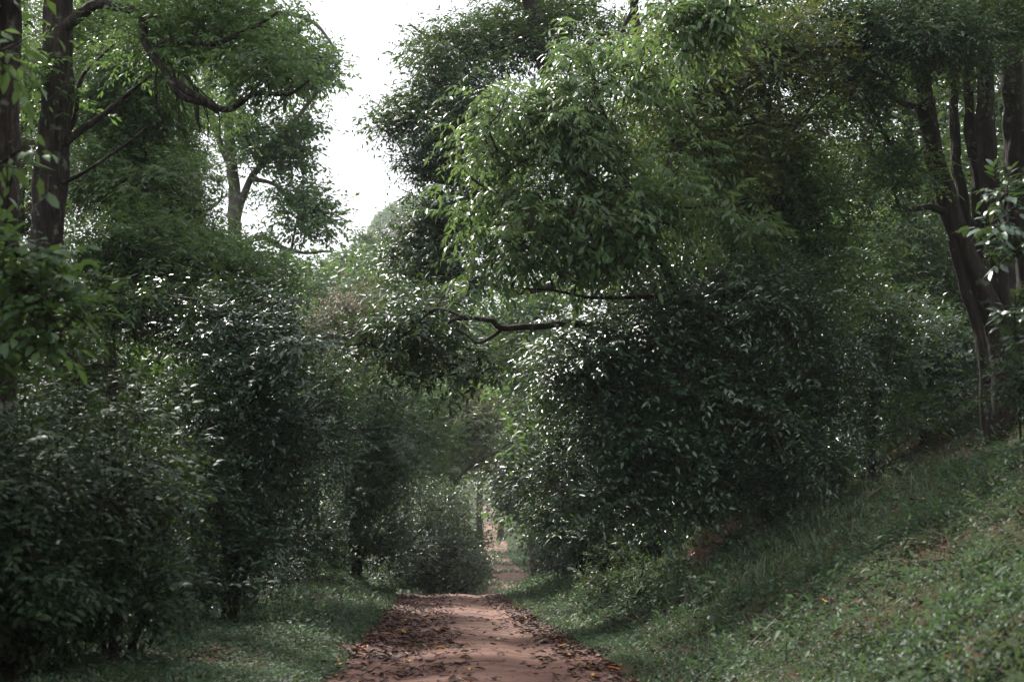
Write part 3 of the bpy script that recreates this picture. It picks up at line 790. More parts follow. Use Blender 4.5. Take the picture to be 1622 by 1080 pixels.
plant('forest_tree', 'tree behind the bright leaved crown sending a crooked bare limb out over the path', 'tree',
      ground_at(1130, 25.5), [(1110, 700, 25.5), (1060, 560, 25.5), (1050, 400, 25.5), (1030, 230, 25.5), (1010, 90, 25.5), (1000, -80, 25.5)],
      [(640, 500, 21, 72, 28, 1.2, 9), (600, 545, 21.3, 70, 40, 1.3, 13), (680, 560, 21.3, 90, 44, 1.3, 12), (765, 580, 21, 60, 30, 1.0, 6), (655, 590, 21, 40, 25, .9, 4), (680, 485, 21, 40, 18, .8, 4), (1000, -120, 25.5, 160, 90, 2, 7), (1000, 200, 26, 110, 100, 1.5, 7)],
      'lance', 'dark', 'bark_brown', r=(.17, .07), clump=.36, dens=.55, sides=10,
      limbs=[dict(p=[(1058, 560, 25.5), (1035, 540, 23.5), (990, 528, 21), (930, 516, 19.6), (870, 514, 19.3), (800, 518, 19.2), (770, 508, 19.2), (735, 502, 19.3), (710, 512, 19.4)], r=(.075, .024), s=8),
             dict(p=[(798, 518, 19.2), (780, 532, 19.2), (756, 542, 19.2), (738, 530, 19.3), (722, 520, 19.4)], r=(.034, .014)),
             dict(p=[(735, 502, 19.3), (700, 490, 19.6), (672, 502, 20), (650, 520, 20.4), (630, 540, 20.8)], r=(.028, .010)),
             dict(p=[(1010, 90, 25.5), (1060, 40, 25.5), (1110, -60, 25.5)], r=(.07, .03)), dict(p=[(1020, 150, 25.5), (985, 70, 25.5), (1010, 0, 25.5), (1000, -80, 25.5)], r=(.06, .03)),
             dict(p=[(1025, 190, 25.5), (1040, 90, 25.4), (1085, 20, 25.3)], r=(.05, .02))])
plant('bright_tree', 'sunlit tree with large drooping yellow green leaves right of the path', 'tree',
      ground_at(1180, 22.5), [(1175, 720, 22.3), (1130, 600, 21.5), (1070, 470, 20), (1010, 330, 19), (960, 200, 19), (930, 90, 19)],
      [(925, 110, 19, 60, 50, .7, 15), (870, 190, 18.8, 100, 70, 1, 34), (780, 230, 18.6, 50, 80, .8, 20), (950, 240, 19, 100, 90, 1.1, 34), (830, 350, 18.6, 95, 75, 1, 30), (930, 370, 18.7, 100, 70, 1, 26), (1040, 340, 19, 80, 80, 1, 20), (800, 415, 18.6, 50, 36, .7, 10), (1010, 130, 19.4, 70, 60, .9, 14), (910, 415, 18.8, 80, 28, .6, 9), (1090, 250, 19.4, 60, 70, 1, 10), (1140, 330, 19.8, 80, 60, 1, 10)],
      dict(SP['hang'], L=.140, w=.31, tw=.42), 'bright', 'bark_brown', r=(.08, .03), clump=.31, dens=.66, nparts=290,
      limbs=[dict(p=[(1010, 330, 19), (950, 285, 18.9), (900, 265, 18.8), (850, 250, 18.7)], r=(.04, .012)), dict(p=[(960, 200, 19), (900, 205, 18.9), (840, 195, 18.7)], r=(.035, .01)),
             dict(p=[(1040, 410, 19.2), (960, 400, 18.9), (880, 385, 18.7), (820, 380, 18.6)], r=(.04, .012)), dict(p=[(1060, 470, 19.3), (960, 470, 19), (870, 462, 18.8), (810, 455, 18.6)], r=(.035, .01))])
plant('understory_tree', 'big glossy leaved bush on the bank with glinting foliage facing the path', 'bush',
      ground_at(1225, 21), [(1210, 760, 21), (1190, 660, 21), (1180, 520, 21), (1170, 400, 21)],
      [(1010, 560, 20, 110, 75, 1.1, 38), (940, 590, 20, 70, 50, .9, 15), (1130, 600, 20, 110, 110, 1.2, 44), (1000, 680, 20, 90, 65, 1, 26), (1230, 660, 20, 110, 90, 1.2, 34), (1080, 720, 20, 110, 50, 1, 22), (1090, 460, 20.4, 120, 65, 1.2, 32), (1200, 470, 20.6, 110, 90, 1.3, 32), (1300, 560, 20.6, 70, 100, 1.2, 20), (1290, 720, 20, 60, 40, 1, 9), (1000, 760, 20, 70, 25, .8, 10), (1130, 775, 20.3, 90, 20, .7, 9), (960, 800, 19.8, 60, 40, .6, 6), (1060, 805, 19.6, 50, 30, .5, 5), (1250, 785, 19.8, 60, 28, .6, 6), (880, 720, 20.4, 46, 60, .7, 7), (885, 590, 20, 36, 30, .7, 6)],
      'broad', 'gloss', 'bark_grey', r=(.075, .03), clump=.40, dens=.68, nparts=290, stems=7)
plant('understory_tree', 'sprawling shrub with darker leaves rising behind the glossy bush', 'shrub',
      ground_at(1170, 23.5), [(1165, 640, 23.5), (1180, 480, 23.5), (1190, 350, 23.5)],
      [(1180, 300, 23, 130, 90, 1.5, 44), (1090, 290, 23, 60, 80, 1.2, 16), (1270, 350, 23, 90, 90, 1.4, 26), (1220, 230, 23.4, 100, 50, 1.4, 16), (1300, 460, 23, 60, 70, 1.3, 14)],
      'broad', 'mid', 'bark_brown', r=(.09, .04), clump=.45, dens=.7, stems=4)
plant('bank_bush', 'dense bush at the foot of the bank beyond the glossy one', 'bush',
      ground_at(925, 31), [(925, 800, 31), (925, 760, 31)],
      [(930, 720, 30.5, 70, 60, 1.3, 30), (900, 800, 30.5, 50, 35, 1.1, 14), (960, 850, 29, 50, 30, .8, 9), (1030, 830, 28, 50, 30, .8, 9), (900, 640, 31, 50, 55, 1.3, 16), (960, 780, 30, 50, 25, 1, 8)],
      'lance', 'dark', 'bark_dark', r=(.07, .03), clump=.5, dens=1.0, stems=5)
plant('bank_bush', 'small bush with silvery glinting leaves at the right edge of the path', 'bush',
      ground_at(892, 35.5), [(890, 890, 35.5), (890, 870, 35.5)],
      [(886, 868, 35, 36, 34, .8, 22)], dict(SP['small'], L=.075), 'grey', 'bark_twig', r=(.03, .012), clump=.34, dens=1.0, stems=5, twigs=False)
plant('valley_tree', 'dark conical tree overhanging the far bend of the path', 'tree',
      ground_at(872, 80), [(862, 840, 80), (836, 740, 80), (832, 620, 80)],
      [(835, 700, 80, 38, 80, 2.5, 40), (815, 770, 79, 28, 45, 2, 16), (850, 800, 79, 34, 35, 2, 14), (860, 700, 79, 30, 70, 2, 14), (835, 600, 81, 36, 45, 2, 12)],
      dict(SP['far'], L=.26), 'dark', 'bark_dark', r=(.22, .08), clump=1.0, dens=.9)
plant('valley_tree', 'thin branched tree with yellowish leaves where the path climbs out of the dip', 'tree',
      ground_at(716, 72), [(714, 820, 72), (715, 780, 72), (720, 700, 72), (728, 640, 72)],
      [(720, 690, 72, 60, 45, 2.2, 22), (760, 660, 72, 50, 40, 2, 14), (690, 620, 73, 60, 40, 2, 16), (690, 740, 71, 50, 22, 1.8, 8), (745, 720, 71.5, 40, 26, 1.6, 7)],
      dict(SP['canopy'], L=.19), 'yellow', 'bark_dark', r=(.16, .07), clump=1.0, dens=.62,
      limbs=[dict(p=[(716, 770, 72), (742, 742, 71.5), (780, 720, 71), (812, 700, 70.5)], r=(.10, .03)), dict(p=[(716, 760, 72), (700, 720, 72), (690, 700, 72)], r=(.08, .03)), dict(p=[(722, 740, 72), (730, 700, 72), (742, 670, 72)], r=(.08, .03))])
plant('valley_tree', 'tree with ash green fine leaves in the middle of the valley', 'tree',
      ground_at(870, 105), [(862, 780, 105), (830, 660, 105), (790, 560, 105)],
      [(800, 600, 105, 60, 45, 3, 24), (830, 560, 104, 50, 50, 3, 16), (780, 660, 104, 50, 50, 3, 20), (740, 600, 106, 50, 40, 3, 14), (800, 730, 103, 40, 28, 2.5, 8), (860, 620, 104, 40, 70, 3, 14)],
      'far', 'far', 'bark_dark', r=(.3, .1), clump=1.5, dens=.85)
plant('valley_tree', 'olive brown tree with dry looking crown left of the path valley', 'tree',
      ground_at(545, 62), [(556, 760, 62), (560, 660, 62), (545, 580, 62)],
      [(545, 520, 62, 50, 42, 2.2, 22), (520, 580, 62, 45, 50, 2, 16), (580, 580, 61, 45, 50, 2, 14), (560, 490, 62, 30, 22, 1.5, 6)],
      dict(SP['canopy'], L=.17), 'brownish', 'bark_dark', r=(.2, .07), clump=.95, dens=.8)
plant('valley_tree', 'slender tree with bare dark lower stem below the crooked limb', 'tree',
      ground_at(640, 56), [(650, 760, 56), (645, 690, 56), (640, 640, 56), (632, 590, 56)],
      [(640, 640, 56, 60, 45, 2, 20), (670, 700, 56, 50, 50, 2, 14), (620, 720, 56, 50, 60, 2, 16), (600, 640, 56, 40, 50, 2, 12)],
      'canopy', 'mid', 'bark_dark', r=(.13, .06), clump=.9, dens=.8,
      limbs=[dict(p=[(648, 720, 56), (662, 690, 56), (690, 668, 56)], r=(.07, .03)), dict(p=[(645, 690, 56), (636, 650, 56), (620, 610, 56)], r=(.07, .03))])
for (px, py, Y, rx, ry, mat, lab) in [
        (500, 460, 95, 60, 42, 'far', 'round pale green tree beyond the valley just under the left crown'),
        (560, 420, 125, 45, 34, 'far', 'low light green tree in front of the rocky wooded hill'),
        (610, 455, 110, 45, 50, 'far', 'soft green tree standing below the rocky hill on its right'),
        (470, 520, 80, 60, 50, 'mid', 'green tree at the left side of the valley behind the shrubs'),
        (650, 540, 100, 60, 60, 'far', 'hazy green tree behind the crooked limb over the path'),
        (440, 600, 70, 60, 70, 'dark', 'dark valley tree seen through the tops of the verge shrubs'),
        (585, 390, 150, 20, 14, 'far', 'small treetop touching the foot of the rocky hill'),
        (760, 540, 130, 60, 50, 'far', 'pale tree far up the valley above the path bend'),
        (700, 790, 120, 40, 30, 'bright', 'low sunlit tree beside the far stretch of path'),
        (235, 600, 36, 110, 70, 'mid', 'mid green tree behind the tall verge shrub on the left'),
        (110, 560, 34, 90, 80, 'dark', 'dark tree behind the overhanging branch at the left edge'),
        (330, 720, 44, 110, 60, 'dark', 'dark tree behind the feet of the verge shrubs'),
        (850, 480, 60, 90, 70, 'mid', 'mid green tree behind the drooping bright leaves'),
        (880, 620, 48, 60, 90, 'mid', 'tall green tree behind the bushes at the foot of the bank')]:
    xx, yy = ground_at(px, Y)
    plant('valley_tree', lab, 'tree', (xx, yy), [(px, py + ry, Y), (px + 3, py, Y)],
          [(px, py, Y, rx, ry, rx * Y / FPX, 24), (px, py + ry * .8, Y, rx * 1.1, ry * .8, rx * Y / FPX, 20), (px, py + ry * 2, Y, rx, ry, rx * Y / FPX, 12)],
          'farbig' if Y > 90 else 'far', mat, 'bark_dark', r=(.25, .1), clump=rx * Y / FPX * .40, dens=.55, group='trees in the valley', subl=2)

# ================================================================== RIGHT SIDE
plant('many_stemmed_tree', 'massive tree of several fused brown trunks on top of the bank at the right', 'tree',
      ground_at(1590, 24), [(1592, 640, 24), (1588, 560, 24), (1565, 480, 24), (1530, 400, 23.9), (1500, 320, 23.8), (1475, 220, 23.7), (1462, 120, 23.6), (1455, 0, 23.5), (1440, -200, 23.5)],
      [(1500, 40, 22.5, 150, 55, 1.4, 26), (1330, 40, 22.5, 90, 60, 1.4, 14), (1430, -80, 23, 200, 70, 2, 11), (1600, -240, 24, 260, 120, 3, 14), (1370, 130, 22.8, 70, 45, 1.2, 8), (1410, 260, 22.8, 34, 60, 1, 5), (1250, 90, 22.5, 110, 50, 1.6, 12)],
      'broad', 'dark', 'bark_brown', r=(.24, .10), sides=36, bark_amp=.012, clump=.55, dens=.85,
      limbs=[dict(p=[(1598, 740, 24.1), (1600, 660, 24.1), (1604, 560, 24.2), (1590, 440, 24.2), (1572, 330, 24.2), (1562, 200, 24.2), (1560, 60, 24.2), (1565, -200, 24.3)], r=(.26, .11), s=18, wob=.02),
             dict(p=[(1622, 740, 24.3), (1630, 670, 24.3), (1640, 540, 24.4), (1632, 400, 24.4), (1610, 280, 24.4), (1606, 130, 24.4), (1602, -20, 24.4), (1600, -200, 24.4)], r=(.32, .15), s=18, wob=.02),
             dict(p=[(1575, 520, 24.3), (1550, 420, 24.4), (1548, 300, 24.5), (1536, 180, 24.5), (1534, 60, 24.5), (1530, -150, 24.5)], r=(.12, .07), s=14, wob=.02),
             dict(p=[(1540, 420, 24.4), (1528, 330, 24.6), (1512, 250, 24.6), (1514, 130, 24.6), (1516, 0, 24.6), (1516, -150, 24.6)], r=(.10, .07), s=12, wob=.02),
             dict(p=[(1575, 730, 23.8), (1562, 640, 23.8), (1560, 580, 23.8), (1548, 520, 23.9), (1528, 450, 23.9), (1510, 380, 23.8)], r=(.08, .10), s=14, wob=.01),
             dict(p=[(1566, 730, 23.7), (1562, 690, 23.7), (1558, 640, 23.7), (1557, 590, 23.8)], r=(.09, .06), s=12, wob=.01),
             dict(p=[(1640, 300, 24), (1650, 150, 24), (1660, -50, 24)], r=(.14, .10), s=12),
             dict(p=[(1508, 340, 23.8), (1475, 330, 23.5), (1445, 332, 23.2), (1420, 325, 23)], r=(.07, .03), s=9),
             dict(p=[(1455, 170, 23.6), (1425, 160, 23.3), (1385, 142, 23), (1340, 140, 22.8), (1300, 142, 22.6)], r=(.06, .02), s=8),
             dict(p=[(1430, 262, 23.4), (1400, 215, 23.2), (1385, 180, 23), (1360, 140, 22.9)], r=(.035, .012)),
             dict(p=[(1450, 0, 23.5), (1350, -60, 23), (1250, -60, 22.5)], r=(.08, .03))])
plant('forest_tree', 'tree with mixed green and rusty yellow leaves at the top right of centre', 'tree',
      ground_at(1290, 25), [(1290, 640, 25), (1275, 420, 24.5), (1240, 240, 23), (1190, 90, 22), (1150, -60, 21.5)],
      [(1130, 140, 21, 90, 60, 1.2, 22), (1210, 60, 21.3, 110, 60, 1.5, 18), (1080, 200, 20.6, 60, 60, 1.0, 12), (1060, 80, 21.5, 60, 60, 1.3, 10), (1230, 200, 21, 80, 60, 1.2, 14), (1160, 260, 20.8, 90, 50, 1, 10), (1290, 130, 21.5, 60, 60, 1.2, 8), (1150, -110, 21.5, 200, 70, 2, 6)],
      dict(SP['broad'], L=.11), 'yellow', 'bark_brown', r=(.13, .05), clump=.42, dens=.55, twigs=False,
      limbs=[dict(p=[(1240, 240, 23), (1180, 180, 22), (1120, 150, 21.3), (1080, 170, 21)], r=(.05, .015))])
plant('overhanging_branch', 'cluster of light hanging leaves at the top edge right of centre', 'branch',
      ground_at(1250, 24.5), [(1245, 500, 24.5), (1235, 260, 24), (1230, 60, 23), (1220, -120, 20), (1170, -90, 17.8), (1110, -20, 17)],
      [(1110, 30, 17, 70, 40, .5, 14), (1080, 70, 17, 30, 26, .4, 4), (1180, -20, 17, 110, 50, .6, 8)], dict(SP['hang'], L=.12, w=.34), 'bright', 'bark_brown', r=(.05, .012), clump=.28, dens=.8, nparts=100)
plant('overhanging_branch', 'branch of large pale lit leaves reaching in at the right edge', 'branch',
      ground_at(1740, 13.5), [(1720, 640, 13.5), (1690, 480, 13.3), (1640, 400, 13.1), (1590, 350, 13)],
      [(1600, 300, 13, 24, 26, .3, 4), (1572, 350, 13, 28, 12, .25, 3), (1605, 390, 13, 26, 26, .3, 4), (1610, 500, 13.1, 26, 40, .3, 3), (1660, 470, 13.2, 40, 120, .4, 7)], dict(SP['broad'], L=.12, w=.4, tw=.22), 'gloss', 'bark_brown', r=(.04, .01), clump=.17, dens=.8, nparts=200, clear=False)
plant('understory_tree', 'low leafy shrub in front of the fused trunks at the right edge', 'shrub',
      ground_at(1625, 19), [(1625, 640, 19), (1620, 560, 19)],
      [(1620, 600, 19, 36, 36, .8, 8), (1660, 540, 19, 40, 60, 1, 8)], 'broad', 'dark', 'bark_dark', r=(.04, .02), clump=.38, dens=.9, stems=3)
for (px, Y, top, w, mat, lab) in [
        (1380, 27, 420, 70, 'dark', 'slim shaded tree beside the litter strewn hollow'),
        (1466, 29, 500, 60, 'gloss', 'thin straight sapling standing behind the hollow on the bank'),
        (1440, 34, 260, 90, 'dark', 'leafy tree in deep shade left of the fused trunks'),
        (1330, 33, 330, 90, 'mid', 'shaded green tree behind the dark shrub on the bank'),
        (1520, 36, 350, 70, 'dark', 'low dark tree seen just left of the fused trunk foot'),
        (1250, 36, 180, 110, 'dark', 'tall dark tree behind the rusty leaved crown'),
        (1640, 44, 240, 60, 'mid', 'green tree seen between the fused trunks'),
        (1400, 42, 100, 120, 'mid', 'tall green tree far behind the branch reaching left from the fused trunks'),
        (1120, 38, 120, 110, 'dark', 'dark tree behind the bright leaved crown'),
        (1000, 44, 150, 110, 'dark', 'dark tree deep behind the bright drooping leaves')]:
    xx, yy = ground_at(px, Y)
    pyg = float(proj(np.array([xx, yy, float(H(xx, yy))]))[1])
    mid = (top + pyg) / 2; ry = (pyg - top) / 2
    plant('shade_tree', lab, 'tree', (xx, yy), [(px, pyg - 60, Y), (px + 4, mid, Y), (px, top + 30, Y)],
          [(px, top + ry * .5, Y, w, ry * .55, w * Y / FPX, 26), (px, mid + ry * .25, Y, w, ry * .45, w * Y / FPX, 18)],
          'canopy' if Y > 30 else dict(SP['broad'], L=.12), mat, 'bark_dark', r=(.09, .04), clump=.5 * Y / 27, dens=.62, group='shaded trees behind the bank', stems=1, twigs=False)

# ------------------------------------------------------------------ deeper forest, copies of three trees
def proto(label, mat, sp, seed):
    rng = np.random.default_rng(seed)
    x, y = -18.0, 60.0
    t = plant('woodland_tree', label, 'tree', (x, y), [(*[float(v) for v in proj(np.array([x + dx, y, float(H(x, y)) + z]))], y) for dx, z in ((0, 2), (.3, 5), (-.2, 9), (.1, 13))],
              [], sp, mat) if False else None
    b = np.zeros(3)
    root = empty('woodland_tree', b)
    g = Geo(); S = SP[sp]
    tc_ = tube(g, [[0, 0, -.5], [.1, 0, 3], [-.2, .1, 7], [.2, 0, 11]], [.32, .22, .16, .06], 9, 24, rough=.25, wob=.04)
    n = 70
    q = nrm(rng.normal(size=(n, 3))) * rng.uniform(.2, 1, (n, 1)) ** .45
    C = q * [3.6, 3.6, 5.6] + [0, 0, 7.5]; C[:, :2] *= (1.15 - .35 * np.clip((C[:, 2:3] - 7) / 6, -1, 1))
    C = C[C[:, 2] > .9]
    PO, AX, NO, LL, TI = [], [], [], [], []
    la = S['L'] ** 2 * S['w'] * .55
    for c in C:
        rr = rng.uniform(.8, 1.4)
        zq = tc_[np.argmin(np.abs(tc_[:, 2] - (c[2] - 1.0)))]
        tube(g, [zq, (zq + c) / 2 + [0, 0, -.2], c], [.07, .045, .012], 5, 6, wob=.05)
        ns = int(1.7 * math.pi * rr * rr / (la * S['k']) * .55)
        u = nrm(rng.normal(size=(ns, 3))) * rng.uniform(.1, 1, (ns, 1)) ** .45
        po, ax, no, L, ti, tw = sprigs(c + u * rr * [1, 1, .6], u + rng.normal(0, .4, (ns, 3)), S, rng)
        PO.append(po); AX.append(ax); NO.append(no); LL.append(L); TI.append(ti)
    PO, AX, NO, LL, TI = map(np.concatenate, (PO, AX, NO, LL, TI))
    V, F, A = g.get(); obj('trunk', V, F, M['bark_dark'], root, smooth=True)
    V, F, m = leaf_mesh(PO, AX, NO, LL, LL * S['w'], False)
    f = obj('foliage', V, F, M[mat], root, v=np.repeat(TI, m)); f['kind'] = 'stuff'
    STATS['proto' + label] = len(F)
    return root


protos = [proto('a', 'dark', 'canopy', 1), proto('b', 'mid', 'far', 2), proto('c', 'dark', 'far', 3)]
rng = np.random.default_rng(77)
spots = []
# unseen trees added round the camera to shade the view, then the left forest
for (x, y, s, k) in [(-6.5, -7, 1.0, 2), (5.5, -8, 1.05, 1), (-8, 0, .95, 0), (8.5, 0, .9, 2), (10.5, 8, .9, 0), (0, -14, 1.1, 2), (11, 17, .85, 1), (-10.5, 13.5, .95, 2), (-11, 6, 1.0, 1), (-13, 24, 1.0, 0), (-17, 30, 1.1, 1), (-12, 33, .85, 0), (-20, 38, 1.2, 2), (-15, 42, 1.0, 1), (-23, 47, 1.3, 2), (-17, 52, .9, 2), (-27, 58, 1.2, 1), (-13, 56, .62, 0), (-12, 20, .9, 2), (-19, 66, .75, 2), (-25, 75, .9, 1), (-16, 84, .6, 2), (-34, 68, 1.4, 2), (-24, 98, .7, 1), (-36, 92, 1.0, 2),
                     # right forest
                     (9, 40, .8, 0), (14, 36, .85, 2), (18, 33, .95, 1), (13, 46, .95, 2), (20, 44, 1.1, 0), (9, 52, 1.0, 2), (15, 57, .9, 1), (24, 55, 1.4, 2), (8, 64, 1.2, 0), (13, 72, 1.3, 2), (21, 70, 1.4, 1), (9, 84, 1.1, 2), (15, 92, 1.3, 1), (6.5, 98, .8, 2), (12, 112, 1.1, 1), (20, 120, 1.3, 2),
                     # end of the valley
                     (-9, 112, .55, 1), (-14, 120, .7, 2), (5, 125, .8, 2), (9, 140, 1.0, 1), (-8.5, 140, .6, 1), (-13, 150, .8, 2), (3, 160, .7, 2), (8, 175, .9, 1), (-10, 170, .7, 2), (-18, 180, .9, 1), (-1, 190, .6, 1), (3, 215, .8, 2), (-9, 210, .7, 1), (-22, 140, .8, 1), (-28, 125, .8, 2)]:
    spots.append((x, y, s, k))
spots.sort(key=lambda q: q[1])
used = set()
for i_, (x, y, s, k) in enumerate(spots):
    root = protos[k] if k not in used else copy_tree(protos[k])
    used.add(k)
    z = float(H(x, y))
    root.location = (x, y, z - .2); root.rotation_euler = (0, 0, float(rng.uniform(0, 6.28)))
    sc = s * float(rng.uniform(.92, 1.08))
    root.scale = (sc, sc, sc)
    if y < 100:
        sd = 'left' if x < 0 else 'right'
        kind_ = ['dark small leaved', 'mid green', 'dark broad crowned'][k]
        place = 'close behind the front row' if y < 45 else ('in the middle depth' if y < 70 else 'deep in the forest')
        lab = f'{"tall" if sc > 1.1 else ("low" if sc < .8 else "middling")} {kind_} woodland tree {place} on the {sd} side'
    else:
        lab = ['', 'pale green', 'dark green'][max(k, 1)] + (' low' if sc < .7 else ' tall') + ' woodland tree far up the valley ' + ('left' if x < -5 else ('right' if x > 2 else 'middle')) + (' nearer' if y < 145 else ' farthest away')
    tag(root, lab, 'tree', 'woodland trees filling the forest ' + ('left of the path' if x < 0 else 'right of the path') if y < 100 else 'woodland trees far up the valley')

def low_proto(mat, sp, seed, hgt, L):
    rng = np.random.default_rng(seed)
    root = empty('low_shrub', (0, 0, 0)); g = Geo(); S = dict(SP[sp], L=L, hi=False)
    PO, AX, NO, LL, TI = [], [], [], [], []
    for q in range(11):
        a = rng.uniform(0, 6.28); rr = rng.uniform(.1, .75) * hgt * .75; h = hgt * rng.uniform(.45, 1.05) * (1 - .35 * rr / hgt)
        tip = np.array([math.cos(a) * rr, math.sin(a) * rr, h]); m = tip * [.45, .45, .6]
        c = tube(g, [[.05 * math.cos(a), .05 * math.sin(a), -.1], m, tip], [.018, .013, .005], 5, 9, wob=.03)
        o = c[2:][rng.integers(0, len(c) - 2, 20)] + rng.normal(0, .10 * hgt, (20, 3))
        po, ax, no, Lf, ti, tw = sprigs(o, rng.normal(0, 1, (20, 3)) * [1, 1, .5] + [0, 0, .2], S, rng)
        k = po[:, 2] > 0
        PO.append(po[k]); AX.append(ax[k]); NO.append(no[k]); LL.append(Lf[k]); TI.append(ti[k])
    PO, AX, NO, LL, TI = map(np.concatenate, (PO, AX, NO, LL, TI))
    V, F, A = g.get(); obj('stem', V, F, M['bark_twig'], root, smooth=True)
    V, F, m = leaf_mesh(PO, AX, NO, LL, LL * S['w'], False)
    f = obj('foliage', V, F, M[mat], root, v=np.repeat(TI, m)); f['kind'] = 'stuff'
    STATS['low%d' % seed] = len(F)
    return root


lows = [low_proto('dark', 'broad', 31, 1.5, .12), low_proto('gloss', 'broad', 32, 1.9, .13), low_proto('mid', 'lance', 33, 1.3, .13), low_proto('grey', 'small', 34, 1.4, .075)]
rng = np.random.default_rng(5)
sp_ = []
for i_ in range(30): sp_.append((-rng.uniform(3.9, 7.5), rng.uniform(13, 46), 'L'))
for i_ in range(9): sp_.append((-rng.uniform(2.9, 3.9), rng.uniform(27, 41), 'S'))
for i_ in range(26): sp_.append((rng.uniform(5.6, 9.5), rng.uniform(29, 46), 'R'))
for i_ in range(14): sp_.append((rng.uniform(4.9, 5.9), rng.uniform(19.5, 40), 'B'))
for i_ in range(12): sp_.append((rng.uniform(3.0, 5.0), rng.uniform(29, 46), 'B'))
for i_ in range(26): sp_.append((rng.choice([-1, 1]) * rng.uniform(2.6, 8), rng.uniform(48, 82), 'V'))
for i_ in range(22): sp_.append((rng.choice([-1, 1]) * rng.uniform(2.8, 9), rng.uniform(88, 165), 'F'))
adj = ['dark leaved', 'glossy leaved', 'mid green', 'grey fine leaved']
wh = {'S': 'on the left verge edge', 'L': 'down the drop left of the verge', 'R': 'behind the bank brow', 'B': 'on the bank brow', 'V': ('on the left valley side' ), 'F': 'beside the far path'}
usedl = set()
for i_, (d, y, w) in enumerate(sorted(sp_, key=lambda q: q[1])):
    k = int(rng.integers(4)); 
    if w in 'VF' and k == 1: k = 0
    x = float(pc(y)) + d
    ppx = float(proj(np.array([x, y, float(H(x, y)) + .5]))[0])
    if 735 < ppx < 890 and w in 'VF' and y < 135: continue
    root = lows[k] if k not in usedl else copy_tree(lows[k]); usedl.add(k)
    root.location = (x, y, float(H(x, y)) - .04); root.rotation_euler = (float(rng.normal(0, .1)), float(rng.normal(0, .1)), float(rng.uniform(0, 6.28)))
    sc = float(rng.uniform(.7, 1.35)) * (1.5 if w == 'F' else (1.3 if w == 'V' else (.55 if w in 'BS' else 1)))
    root.scale = (sc, sc, sc * float(rng.uniform(.85, 1.2)))
    szw = 'small' if sc < .75 else ('middling' if sc < .95 else ('broad' if sc < 1.25 else 'tall'))
    dw = 'nearest the camera' if y < 19 else ('a third up' if y < 27 else ('towards the crest' if y < 36 else ('level with the crest' if y < 46 else ('where it dips' if y < 62 else ('in the dip' if y < 90 else ('climbing' if y < 125 else 'at the far end'))))))
    tag(root, f'{szw} {adj[k]} shrub {wh[w]} {dw}', 'shrub', 'low shrubs ' + wh[w])

# ------------------------------------------------------------------ far wooded hill with a rock face
def hill():
    cx, cy, cz = [float(v) for v in P(652, 420, 470)]
    n = 90
    a = np.linspace(-1, 1, n); X, Y = np.meshgrid(a, a)
    R = np.sqrt(X ** 2 + Y ** 2)
    top = float(P(620, 333, 470)[2])
    px_ = cx + X * 25; py_ = cy + Y * 42
    base = H(px_, py_)
    hh = (top + 10 - 30) * np.clip(1 - np.abs(R) ** 4.5, 0, 1) * (.80 + .2 * vnoise(px_, py_, .06, 61)) + 5 * (vnoise(px_, py_, .15, 62) - .5)
    Z = np.maximum(base - 2, 30 * np.clip(1 - R ** 2, 0, 1) - 1 + hh)
    V = np.stack([px_, py_, Z], -1).reshape(-1, 3)
    i = np.arange(n - 1)[:, None] * n; j = np.arange(n - 1)[None]
    F = np.stack([i + j, i + j + 1, i + n + j + 1, i + n + j], -1).reshape(-1, 4)
    tag(obj('hill', V, F, M['rock'], smooth=True), kind='structure')
    rg = np.random.default_rng(5)
    fc = V[F].mean(1); fx, fy = proj(fc); ok = np.where((fc[:, 1] < cy + 6) & (fx > 535) & (fx < 720) & (fy < 470))[0]
    k = rg.choice(ok, 5200)
    c = V[F[k, 0]] + rg.normal(0, .4, (len(k), 3))
    c = c[c[:, 1] < cy + 25]
    # bare rock streaks stay open on the steep face
    qx, qy = proj(c)
    c = c[~((vnoise(c[:, 0], c[:, 2], .14, 71) > .70) & (c[:, 2] > 50) & (c[:, 2] < 92))]
    rep = 9
    o = np.repeat(c, rep, 0); u = nrm(rg.normal(size=(len(o), 3))); u[:, 2] = np.abs(u[:, 2])
    o = o + u * rg.uniform(.6, 1.6, (len(o), 1)) * .95
    ax = nrm(rg.normal(size=o.shape)); no = u + rg.normal(0, .4, o.shape)
    L = rg.uniform(.6, 1.2, len(o))
    V, F, m = leaf_mesh(o, ax, no, L, L * .7, False)
    tag(obj('hillside_forest', V, F, M['mid'], v=np.repeat(rg.uniform(0, 1, len(o)), m)), 'distant forest cloaking the rocky hill beyond the valley', 'forest', kind='stuff')


M['rock'] = bark_mat('rock and soil', (.05, .045, .045), (.09, .08, .078), (.15, .135, .13), .25, .3, .3)
hill()

# ------------------------------------------------------------------ ground cover
def scatter(n, x0, x1, y0, y1, rg, pw=1.0):
    y = y0 + (y1 - y0) * rg.uniform(0, 1, n) ** pw
    x = rg.uniform(x0, x1, n)
    return x, y


